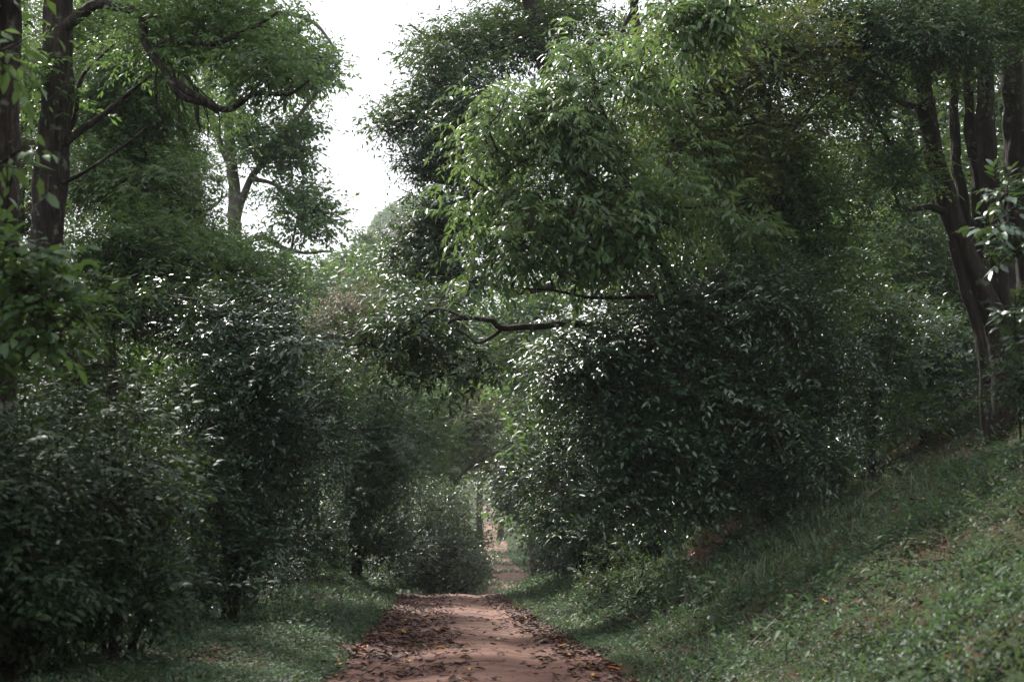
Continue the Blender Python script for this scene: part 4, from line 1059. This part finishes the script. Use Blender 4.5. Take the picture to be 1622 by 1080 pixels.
def cover_density(x, y):
    d = x - pc(y)
    hw = np.where(d > 0, halfw(y, 1), halfw(y, 0))
    e = np.abs(d) - hw
    g = sstep(-.10, .35, e + .30 * (vnoise(x, y, 1.7, 81) - .5))
    pn = .55 * vnoise(x, y, .8, 82) + .45 * vnoise(x, y, 2.4, 83)
    # right bank: bare red cut and litter patches
    cut = np.exp(-((y - 23.5) / 3.2) ** 2) * sstep(3.6, 3.95, d) * (1 - sstep(4.4, 4.7, d))
    hollow = np.exp(-((y - 27) / 3.6) ** 2 - ((d - 7.4) / 1.9) ** 2)
    up = np.where((d > 4.8) & (y > 19), .35, 1.0)
    left = np.where(d < 0, 1 - sstep(3.3, 4.6, -d) * .85, 1)
    bank = np.where(d > 2.4, sstep(.30, .5, pn) * .45 + .55, sstep(.2, .42, pn) * .4 + .6)
    g = np.maximum(g, .9 * sstep(55, 75, y) * sstep(.28, .5, vnoise(x, y, .5, 85)))
    return g * bank * (1 - .93 * cut) * (1 - .97 * hollow) * up * left


def in_view(x, y, z, m=25):
    px, py = proj(np.stack([x, y, z], -1))
    return (px > -m) & (px < 1622 + m) & (py < 1080 + 4 * m) & (y > 3)


def herbs():
    rg = np.random.default_rng(11)
    G = Geo()
    for (y0, y1, x0, x1, n, k, L0) in [(8, 15, -6, 8, 32000, 5, .040), (15, 24, -7, 10, 44000, 5, .047), (24, 45, -8, 13, 36000, 4, .07), (45, 130, -14, 16, 16000, 4, .14), (58, 200, -5, 5, 16000, 4, .16)]:
        x, y = scatter(n, x0, x1, y0, y1, rg)
        z = H(x, y)
        kp = (rg.uniform(0, 1, n) < cover_density(x, y)) & in_view(x, y, z)
        x, y, z = x[kp], y[kp], z[kp]; n_ = len(x)
        if n_ == 0: continue
        hgt = L0 * rg.uniform(.4, 2.2, n_) * (.6 + 1.0 * vnoise(x, y, 1.1, 91))
        tint = np.clip(.12 + .75 * vnoise(x, y, .7, 92) + rg.normal(0, .16, n_), 0, 1)
        o = np.stack([x, y, z], -1)
        th = rg.uniform(0, 6.28, (n_, 1)) + np.arange(k)[None] * 2.4
        lv = (np.arange(k)[None] + .5) / k
        lean = rg.normal(0, .35, (n_, 2))
        pos = o[:, None] + np.stack([np.cos(th) * .006 + lean[:, :1] * hgt[:, None] * lv, np.sin(th) * .006 + lean[:, 1:] * hgt[:, None] * lv, hgt[:, None] * lv + 0 * th], -1)
        ax = np.stack([np.cos(th), np.sin(th), rg.uniform(-.1, .7, th.shape)], -1)
        no = np.array([0, 0, 1.]) + rg.normal(0, .35, ax.shape)
        L = L0 * rg.uniform(.6, 1.3, (n_, 1)) * rg.uniform(.7, 1.2, th.shape)
        V, F, m = leaf_mesh(pos.reshape(-1, 3), ax.reshape(-1, 3), no.reshape(-1, 3), L.ravel(), L.ravel() * .55, False)
        G.add(V, F, np.repeat(np.repeat(tint, k) + rg.normal(0, .06, n_ * k), m))
    V, F, A = G.get(); STATS['herbs'] = len(F)
    tag(obj('ground_cover', V, F, M['herb'], v=np.clip(A, 0, 1)), 'low green herbs carpeting the verges and the bank', 'ground cover', kind='stuff')


def blades(g, x, y, h, w, rg, lean=.5, n_per=5, spread=.03):
    n = len(x); z = H(x, y)
    o = np.repeat(np.stack([x, y, z], -1), n_per, 0); m = len(o)
    o[:, :2] += rg.normal(0, spread, (m, 2))
    hh = np.repeat(h, n_per) * rg.uniform(.5, 1.15, m); th = rg.uniform(0, 6.28, m)
    d = np.stack([np.cos(th), np.sin(th), 0 * th], -1); s = np.stack([-np.sin(th), np.cos(th), 0 * th], -1)
    ln = lean * rg.uniform(.3, 1.4, m)[:, None] * hh[:, None]; up = np.array([0, 0, 1.])
    ww = np.repeat(w, n_per)[:, None] if np.ndim(w) else w
    c0, c1, c2 = o, o + d * ln * .3 + up * hh[:, None] * .6, o + d * ln + up * hh[:, None] * (.95 - .25 * lean)
    V = np.stack([c0 - s * ww * .5, c0 + s * ww * .5, c1 - s * ww * .42, c1 + s * ww * .42, c2], 1).reshape(-1, 3)
    f = np.array([[0, 1, 3], [0, 3, 2], [2, 3, 4]])
    t = np.repeat(np.clip(rg.normal(.5, .25, n), 0, 1), n_per)
    g.add(V, (f[None] + (np.arange(m) * 5)[:, None, None]).reshape(-1, 3), np.repeat(np.clip(t + rg.normal(0, .1, m), 0, 1), 5))


def grass():
    rg = np.random.default_rng(12); G = Geo()
    for (y0, y1, x0, x1, n, h) in [(8, 16, -6, 8, 16000, .07), (16, 26, -7, 9, 16000, .12), (26, 44, -8, 9, 14000, .20), (44, 130, -10, 14, 9000, .3)]:
        x, y = scatter(n, x0, x1, y0, y1, rg); d = x - pc(y)
        w = cover_density(x, y) * sstep(.35, .7, vnoise(x, y, .6, 95)) * (1 + .8 * (d > 1.9)) 
        kp = (rg.uniform(0, 1, n) < w) & in_view(x, y, H(x, y))
        x, y = x[kp], y[kp]
        blades(G, x, y, h * rg.uniform(.5, 1.5, len(x)), .008 + .0004 * y, rg, .7)
    # taller grass on the bank below the bushes
    x, y = scatter(13000, 0, 8, 15, 42, rg); d = x - pc(y)
    kp = (rg.uniform(0, 1, len(x)) < .55 * sstep(2.3, 3.0, d) * (1 - sstep(5.0, 5.8, d)) * sstep(.35, .6, vnoise(x, y, .8, 97))) & ~((np.abs(y - 23.5) < 2.6) & (d > 3.6) & (d < 4.6))
    blades(G, x[kp], y[kp], .30 * rg.uniform(.5, 1.4, kp.sum()), .011, rg, 1.0, 5, .05)
    V, F, A = G.get(); STATS['grass'] = len(F)
    tag(obj('wild_grass', V, F, M['grass'], v=A), 'wispy grass tufts growing through the low herbs', 'grass', kind='stuff')


def weeds():
    rg = np.random.default_rng(14); G = Geo()
    x = rg.uniform(-5, 9, 14000); y = rg.uniform(8.5, 42, 14000); d = x - pc(y)
    w = cover_density(x, y) * (.10 + .9 * sstep(.45, .65, vnoise(x, y, .55, 111))) * sstep(1.5, 2.2, np.abs(d)) * np.where(d < 0, .35, 1)
    k = (rg.uniform(0, 1, len(x)) < w) & in_view(x, y, H(x, y)); x, y = x[k], y[k]
    o = np.stack([x, y, H(x, y)], -1); n = len(o)
    h = rg.uniform(.10, .30, n)
    hang = (rg.uniform(0, 1, n) < .4)
    S = dict(L=.055, w=.45, k=8, tw=.2, droop=.1, sag=.1, j=.3, nj=.4)
    for r_ in range(3):
        dr = rg.normal(0, .45, (n, 3)); dr[:, 2] = np.where(hang, .35, 1)
        po, ax, no, L, ti, tw = sprigs(o, dr, dict(S, tw=.22 + .1 * r_), rg)
        V, F, m = leaf_mesh(po, ax, no, L * (1 + .02 * po[:, 1]), L * .45 * (1 + .02 * po[:, 1]), False)
        t = np.clip(np.repeat(rg.uniform(.1, .9, n), 8) + rg.normal(0, .1, n * 8), 0, 1)
        G.add(V, F, np.repeat(t, m))
    V, F, A = G.get(); STATS['weeds'] = len(F)
    tag(obj('bank_weeds', V, F, M['herb'], v=A), 'patches of taller leafy weeds over the bank', 'weeds', kind='stuff')
    G = Geo(); m = 7000
    x = rg.uniform(1, 9, m); y = rg.uniform(9, 34, m); d = x - pc(y)
    k = (d > 1.9) & (rg.uniform(0, 1, m) < .25 + sstep(.5, .7, vnoise(x, y, .7, 113))) & in_view(x, y, H(x, y)); x, y = x[k], y[k]
    z = H(x, y); th = rg.uniform(0, 6.28, len(x)); L = rg.uniform(.12, .5, len(x))
    p0 = np.stack([x, y, z + .01], -1); p1 = p0 + np.stack([np.cos(th) * L, np.sin(th) * L, rg.uniform(-.02, .22, len(x))], -1)
    x1, y1 = p1[:, 0], p1[:, 1]; p1[:, 2] = np.maximum(H(x1, y1) + .02, p1[:, 2])
    mid = (p0 + p1) / 2 + rg.normal(0, .03, p0.shape); mid[:, 2] += .04; r = .004
    a, b = np.array([r, 0, 0]), np.array([0, 0, r * 1.6])
    V = np.stack([p0 - a, p0 + a, p0 + b, mid - a, mid + a, mid + b, p1], 1).reshape(-1, 3)
    f = np.array([[0, 1, 4], [0, 4, 3], [1, 2, 5], [1, 5, 4], [2, 0, 3], [2, 3, 5], [3, 4, 6], [4, 5, 6], [5, 3, 6]])
    tag(obj('dead_stems', V, (f[None] + (np.arange(len(x)) * 7)[:, None, None]).reshape(-1, 3), M['wood']), 'brown dead stems and twigs strewn through the bank herbs', 'dead stems', kind='stuff')


herbs(); grass(); weeds()


# ------------------------------------------------------------------ fallen leaves
def curled(seed, L=1.0):
    rg = np.random.default_rng(seed)
    nt = 4 if seed >= 10 else 6
    t = np.linspace(0, 1, nt); w = .42 * np.sin(np.pi * np.clip(t, .02, .98)) ** .8 * rg.uniform(.8, 1.2)
    curl = rg.uniform(-.35, .45); fold = rg.uniform(.1, .9); tw = rg.uniform(-.7, .7)
    V = []
    for a, ww in zip(t, w):
        for s in (-1, 0, 1):
            e = rg.normal(0, .018)
            x = s * ww * .5 * math.cos(fold); z = abs(s) * ww * .5 * math.sin(fold) + curl * (a - .5) ** 2 * 1.6 + e
            x, z = x * math.cos(tw * (a - .5)) - z * math.sin(tw * (a - .5)), x * math.sin(tw * (a - .5)) + z * math.cos(tw * (a - .5))
            V.append((x, a - .5, z))
    V = np.array(V); V[:, 2] -= V[:, 2].min()
    F = []
    for r_ in range(nt - 1):
        for c in range(2):
            q = r_ * 3 + c; F += [[q, q + 1, q + 4], [q, q + 4, q + 3]]
    # stalk
    b = len(V); V = np.vstack([V, [[-.012, -.5, V[1, 2]], [.012, -.5, V[1, 2]], [0, -.68, V[1, 2] + .05]]]); F.append([b, b + 1, b + 2])
    return V, np.array(F)


CUR = [curled(s) for s in range(10)]
CURL = [curled(s) for s in range(10, 20)]


def litter_pos(n, rg, y0=8.5, y1=39, side=None, prm=1.6):
    y = y0 + (y1 - y0) * rg.uniform(0, 1, n) ** prm
    left = rg.uniform(0, 1, n) < .62
    # left drift wide, right drift narrow; a bare strip between
    d = np.where(left, -1.30 + np.abs(rg.normal(0, .52, n)) - .12 * rg.uniform(0, 1, n), 1.25 - np.abs(rg.normal(0, .25, n)) + .15 * rg.uniform(0, 1, n))
    wide = left & (rg.uniform(0, 1, n) < .3)
    d = np.where(wide, rg.uniform(-1.4, -.05, n), d)
    st = rg.uniform(0, 1, n) < .045
    d = np.where(st, rg.uniform(-1.2, 1.2, n), d)
    x = pc(y) + d
    k = (vnoise(x, y, 1.3, 101) > .30) | (rg.uniform(0, 1, n) < .3)
    return x[k], y[k]


def litter():
    rg = np.random.default_rng(21)
    G = Geo()
    def put(x, y, s, t, lift=.004):
        z = H(x, y, False) + lift
        for v_ in range(len(CURL)):
            k = np.where((np.arange(len(x)) % len(CURL)) == v_)[0]
            if not len(k): continue
            V, F = CURL[v_]
            th = rg.uniform(0, 6.28, len(k)); tl = rg.normal(0, .16, (len(k), 2))
            c, sn = np.cos(th)[:, None], np.sin(th)[:, None]
            X = (V[None, :, 0] * c - V[None, :, 1] * sn) * s[k][:, None]; Y = (V[None, :, 0] * sn + V[None, :, 1] * c) * s[k][:, None]
            Z = V[None, :, 2] * s[k][:, None] + X * tl[:, :1] + Y * tl[:, 1:]
            Z -= np.minimum(Z.min(1, keepdims=True), 0) * .8
            W = np.stack([X + x[k][:, None], Y + y[k][:, None], Z + z[k][:, None]], -1).reshape(-1, 3)
            G.add(W, (F[None] + (np.arange(len(k)) * len(V))[:, None, None]).reshape(-1, 3), np.repeat(t[k], len(V)))
    x, y = litter_pos(13000, rg)
    put(x, y, rg.uniform(.045, .12, len(x)), np.where(rg.uniform(0, 1, len(x)) < .03, .93, rg.beta(2, 2.4, len(x)) * .84), .005)
    V, F, A = G.get(); STATS['litter'] = len(F)
    tag(obj('leaf_litter', V, F, M['litter'], v=A), 'drifts of small brown fallen leaves along both edges of the red path', 'leaf litter', kind='stuff')
    G2 = Geo(); 
    G.V, G.F, G.A, G.n = [], [], [], 0
    # on the verges, the bank and in the hollow
    x = rg.uniform(-7, 10, 26000); y = rg.uniform(8.5, 40, 26000); d = x - pc(y)
    w = .22 + .6 * sstep(.45, .65, vnoise(x, y, .6, 103)) * (np.abs(d) > 1.3) + .9 * np.exp(-((y - 27) / 3.2) ** 2 - ((d - 7.2) / 1.9) ** 2)
    k = (rg.uniform(0, 1, len(x)) < w) & in_view(x, y, H(x, y)) & (np.abs(d) > 1.35)
    x, y = x[k], y[k]
    put(x, y, rg.uniform(.05, .12, len(x)), np.where(rg.uniform(0, 1, len(x)) < .012, .93, rg.beta(2, 2.6, len(x)) * .84), .02)
    V, F, A = G.get(); STATS['litter2'] = len(F)
    tag(obj('forest_litter', V, F, M['litter'], v=A), 'brown dead leaves lying among the herbs and in the hollow on the bank', 'leaf litter', kind='stuff')
    # the largest leaves one by one
    meshes = {}
    def lm(v_, t):
        if (v_, t) not in meshes:
            V, F = CUR[v_]
            meshes[(v_, t)] = mesh_data('fallen_leaf', V, F, M['litter_green'] if t > 1 else M['litter'], v=np.full(len(V), min(t, 1)), smooth=True)
        return meshes[(v_, t)]
    x, y = litter_pos(420, rg, 9.2, 21, prm=1.25); x, y = x[:290], y[:290]
    kinds = [(.12, 'dark brown'), (.4, 'reddish brown'), (.62, 'rusty brown'), (.8, 'tan brown'), (.86, 'dull grey'), (.93, 'yellow'), (1.0, 'orange'), (2, 'pale green')]
    pr = np.array([.2, .27, .2, .12, .06, .06, .03, .06])
    for q in range(len(x)):
        kk = int(rg.choice(8, p=pr)); t, cn = kinds[kk]; v_ = int(rg.integers(10))
        o = bpy.data.objects.new('fallen_leaf', lm(v_, t)); COL.objects.link(o)
        o.location = (x[q], y[q], float(H(x[q], y[q], False)) + .012)
        s = float(rg.uniform(.10, .165)); o.scale = (s, s, s)
        o.rotation_euler = (float(rg.normal(0, .15)), float(rg.normal(0, .2)), float(rg.uniform(0, 6.28)))
        d = x[q] - pc(y[q])
        side = 'outer left edge' if d < -1.15 else ('left drift' if d < -.75 else ('inner left drift' if d < -.35 else ('bare middle' if d < .6 else ('inner right drift' if d < 1.0 else 'right edge'))))
        near = 'nearest the camera' if y[q] < 11.3 else ('just beyond the nearest' if y[q] < 13 else ('a little way up' if y[q] < 15.5 else ('midway to the crest' if y[q] < 18 else 'towards the crest')))
        szw = 'small' if s < .12 else ('medium' if s < .145 else 'large')
        tag(o, f'{szw} {cn} fallen leaf in the {side} {near}', 'leaf', 'fallen leaves on the red path')


litter()


def pebbles():
    rg = np.random.default_rng(8); n = 2600
    y = 8.5 + 26 * rg.uniform(0, 1, n) ** 1.5; x = pc(y) + rg.normal(0, .8, n); k = np.abs(x - pc(y)) < 1.4; x, y = x[k], y[k]; n = len(x)
    s = rg.lognormal(-4.9, .45, n)
    B = np.array([[1, 0, 0], [0, 1, 0], [-1, 0, 0], [0, -1, 0], [.2, .1, .75]], float)
    V = B[None] * s[:, None, None] * (1 + rg.normal(0, .22, (n, 5, 3))); V[..., 0] += x[:, None]; V[..., 1] += y[:, None]; V[..., 2] += H(x, y, False)[:, None]
    F = np.array([[0, 1, 4], [1, 2, 4], [2, 3, 4], [3, 0, 4]])
    tag(obj('pebbles', V.reshape(-1, 3), (F[None] + (np.arange(n) * 5)[:, None, None]).reshape(-1, 3), M['path']), 'scattered grit and small red pebbles on the path', 'gravel', kind='stuff')


pebbles()


def stick(pts, r, label, g='fallen sticks'):
    W = np.array(pts, float); b = W[0].copy()
    ge = Geo(); tube(ge, W, np.linspace(r, r * .5, len(W)), 6, 12, rough=.3, wob=.01, cap=True)
    V, F, A = ge.get(); o = obj('fallen_stick', V, F, M['wood'], None, base=b); o.location = b
    tag(o, label, 'stick', g)


def on(x, y, h=.02): return (x, y, float(H(x, y, False)) + h)


stick([on(1.95, 12.9, .05), on(2.3, 13.1, .16), on(2.75, 13.35, .14)], .012, 'thin pale twig poking out of the herbs at the foot of the bank')
stick([on(4.1, 17.2, .1), on(4.4, 16.9, .16), on(4.7, 16.6, .1)], .014, 'dry stick lying across the lower part of the bank')
stick([on(2.2, 19.2, .08), on(2.6, 19.1, .2), on(3.0, 19.3, .12)], .013, 'bare twig lying on the herbs midway up the bank')
stick([on(-3.7, 17.3, .03), on(-3.2, 17.0, .06), on(-2.9, 16.7, .03)], .014, 'brown stick beside the foot of the verge shrub')
stick([on(-.85, 14.2), on(-.45, 14.15), on(-.1, 14.4)], .008, 'thin dark twig among the leaf drift on the path')
stick([on(.3, 11.6), on(.62, 11.5), on(.9, 11.55)], .007, 'short dark twig in the right drift near the bottom of the picture')

# a fallen palm-like frond on the bank foot
def frond():
    x0, y0 = 1.05, 23.5
    b = np.array(on(x0, y0, .04)); root = empty('fallen_frond', b); tag(root, 'dark drooping frond lying at the foot of the bank near the path', 'frond')
    pts = np.array([on(x0 + .16 * i, y0 + .1 * i, .06 + .05 * math.sin(i * .6)) for i in range(6)])
    g = Geo(); tube(g, pts, np.linspace(.012, .004, 6), 5, 12); V, F, A = g.get(); obj('midrib', V, F, M['bark_twig'], root, base=b)
    c, _ = smooth_path(pts, np.ones(6), 18)
    T = nrm(np.gradient(c, axis=0)); sd = nrm(np.cross(T, [0, 0, 1.]))
    for sgn in (-1, 1):
        for q in range(2, 18):
            V, F, m = leaf_mesh(c[q:q + 1], (T[q] * .8 + sd[q] * sgn + [0, 0, -.1])[None], np.array([[0, 0, 1.]]), .26, .03, True)
            obj('leaflet', V, F, M['dark'], root, v=np.full(len(V), .4), smooth=True, base=b)


frond()


# broad grassy plants standing clear of the verge herbs
def blade_plant(x, y, n, L, w, label, seed, mat='herb'):
    rg = np.random.default_rng(seed); b = np.array([x, y, float(H(x, y))])
    root = empty('broad_bladed_plant', b); tag(root, label, 'plant', 'broad bladed plants')
    st = b + [0, 0, L * .9]
    g = Geo(); tube(g, [b, b + [.01, .01, L * .5], st], [.006, .005, .003], 5, 6); V, F, A = g.get(); obj('stem', V, F, M['grass'], root, base=b, v=A)
    for q in range(n):
        th = q * 2.6 + rg.uniform(-.3, .3); o = b + [0, 0, L * (.25 + .7 * q / n)]
        d = np.array([math.cos(th), math.sin(th), .75]); nn = 7
        t = np.linspace(0, 1, nn)[:, None]; c = o + nrm(d) * t * L * rg.uniform(.7, 1.1) * .8; c[:, 2] -= (t[:, 0] ** 2) * L * .62
        s = np.array([-math.sin(th), math.cos(th), 0]); ww = (np.sin(np.pi * np.clip(t, .08, 1)) ** .6) * w * .5
        V = np.concatenate([c - s * ww + [0, 0, .004], c, c + s * ww + [0, 0, .004]])
        F = []
        for a in range(nn - 1):
            F += [[a, a + 1, nn + a + 1], [a, nn + a + 1, nn + a], [nn + a, nn + a + 1, 2 * nn + a + 1], [nn + a, 2 * nn + a + 1, 2 * nn + a]]
        obj('leaf', V, np.array(F), M[mat], root, v=np.full(len(V), .45 + .3 * rg.uniform()), smooth=True, base=b)


blade_plant(-2.75, 20.5, 6, .34, .045, 'plant with drooping strap leaves on the left verge between shrub and path', 1)
blade_plant(-3.0, 20.0, 4, .22, .04, 'lower strap leaved seedling beside the verge shrub', 2)
blade_plant(2.25, 11.9, 7, .36, .04, 'strap leaved plant at the foot of the bank near the bottom of the picture', 3)
blade_plant(2.75, 11.4, 4, .30, .04, 'plant with one long bent blade low on the bank right of bottom centre', 4)
blade_plant(2.55, 15.3, 6, .30, .03, 'narrow bladed clump rising above the bright herbs of the bank', 5)
blade_plant(3.9, 19.8, 7, .4, .03, 'tall grassy plant beneath the glossy bush on the bank', 6)


# leafy herbs growing taller on the bank
def bank_plant(px, py, Y, rx, ry, n, label, mat='herb', sp='small', L=.07):
    xx, yy = ground_at(px, Y); py = float(proj(np.array([xx, yy, float(H(xx, yy))]))[1]) - ry * .55
    plant('bank_herb', label, 'plant', (xx, yy), [(px, py, Y)], [(px, py, Y, rx, ry, .35, n)], dict(SP[sp], L=L, tw=.2), mat, 'bark_twig', r=(.012, .005), clump=.17, dens=.8, stems=5, twigs=False, group='leafy herbs on the bank')


bank_plant(1010, 905, 20.5, 40, 45, 14, 'leafy weed clump growing at the red soil cut', 'herb')
bank_plant(1085, 880, 21.5, 30, 40, 9, 'upright weed in front of the red soil cut', 'herb')
bank_plant(960, 860, 26, 50, 40, 14, 'feathery weed clump on the far part of the bank', 'grass')
bank_plant(1140, 940, 16.5, 50, 26, 12, 'bright weed clump on the sunlit foot of the bank', 'herb')
bank_plant(1180, 850, 20, 40, 22, 9, 'low weed clump beside the pale stem of the glossy bush', 'herb')
bank_plant(620, 935, 37, 26, 10, 6, 'light green weed clump at the left side of the path crest', 'bright', L=.09)
bank_plant(515, 915, 36, 30, 14, 7, 'pale weed clump at the foot of the rounded verge shrub', 'bright', L=.09)


# a dark cut stump by the far path
def stump():
    x, y = float(P(793, 850, 146)[0]), 146.0
    b = np.array([x, y, float(H(x, y))]); root = empty('tree_stump', b)
    tag(root, 'dark old stump standing by the right edge of the far path', 'stump')
    g = Geo(); tube(g, [b - [0, 0, .2], b + [0, 0, .6], b + [.05, 0, 1.7]], [.5, .36, .32], 14, 14, rough=.4, cap=True)
    V, F, A = g.get(); obj('trunk', V, F, M['bark_dark'], root, base=b, smooth=True)
    for a in range(4):
        c, s = math.cos(a * 1.6), math.sin(a * 1.6)
        g = Geo(); tube(g, [b + [.2 * c, .2 * s, .3], b + [.45 * c, .45 * s, .08], b + [.8 * c, .8 * s, -.1]], [.12, .08, .03], 6, 7)
        V, F, A = g.get(); obj('root', V, F, M['bark_dark'], root, base=b, smooth=True)


stump()


# hanging vines on the crooked limb at the upper left
def vines():
    rg = np.random.default_rng(4)
    b = P(262, 90, 20.7); root = empty('hanging_vine', b); tag(root, 'tangle of dark hanging vines on the crooked limb at the upper left', 'vine')
    for q in range(14):
        x = rg.uniform(225, 320); y0 = 60 + (x - 225) * .9; c = rg.uniform(-15, 25)
        p = [P(x, y0, 20.7), P(x + c, y0 + rg.uniform(20, 50), 20.7), P(x + c * 1.6, y0 + rg.uniform(60, 110), 20.75)]
        g = Geo(); tube(g, p, [.012, .010, .006], 4, 12, wob=.04); V, F, A = g.get(); obj('vine_stem', V, F, M['bark_twig'], root, base=b)
    c = P(rg.uniform(235, 300, 60), rg.uniform(50, 130, 60), 20.7 + rg.uniform(-.3, .3, 60))
    S = dict(SP['small'], L=.09); po, ax, no, L, ti, tw = sprigs(c, rg.normal(size=c.shape), S, rg)
    V, F, m = leaf_mesh(po, ax, no, L, L * .4, False)
    f = obj('foliage', V, F, M['dark'], root, v=np.repeat(ti, m), base=b); f['kind'] = 'stuff'


vines()
print('TRIS', sum(STATS.values()), sorted(((v, k) for k, v in STATS.items()), reverse=True)[:25])
print('OBJECTS', len(bpy.data.objects), 'mesh tris', sum(sum(len(p.vertices) - 2 for p in []) or len(m.polygons) for m in bpy.data.meshes))

# ------------------------------------------------------------------ thin air haze round everything
def haze():
    m, nt, N, Lk = new_mat('haze')
    v = N.new('ShaderNodeVolumePrincipled'); v.inputs['Density'].default_value = .00042; v.inputs['Color'].default_value = (.93, .95, 1, 1); v.inputs['Anisotropy'].default_value = 0
    o = N.new('ShaderNodeOutputMaterial'); Lk.new(v.outputs[0], o.inputs['Volume'])
    co = np.array([v_.co[:] for v_ in bpy.data.objects['ground'].data.vertices])
    lo, hi = co.min(0) - 5, co.max(0) + 5; lo[2] = co[:, 2].min() - 3; hi[2] = max(co[:, 2].max(), 96) + 6
    V = np.array([[x, y, z] for x in (lo[0], hi[0]) for y in (lo[1], hi[1]) for z in (lo[2], hi[2])])
    F = np.array([[0, 1, 3, 2], [4, 6, 7, 5], [0, 4, 5, 1], [2, 3, 7, 6], [0, 2, 6, 4], [1, 5, 7, 3]])
    print('HAZE', lo, hi)
    tag(obj('haze', V, F, m), kind='stuff')


haze()
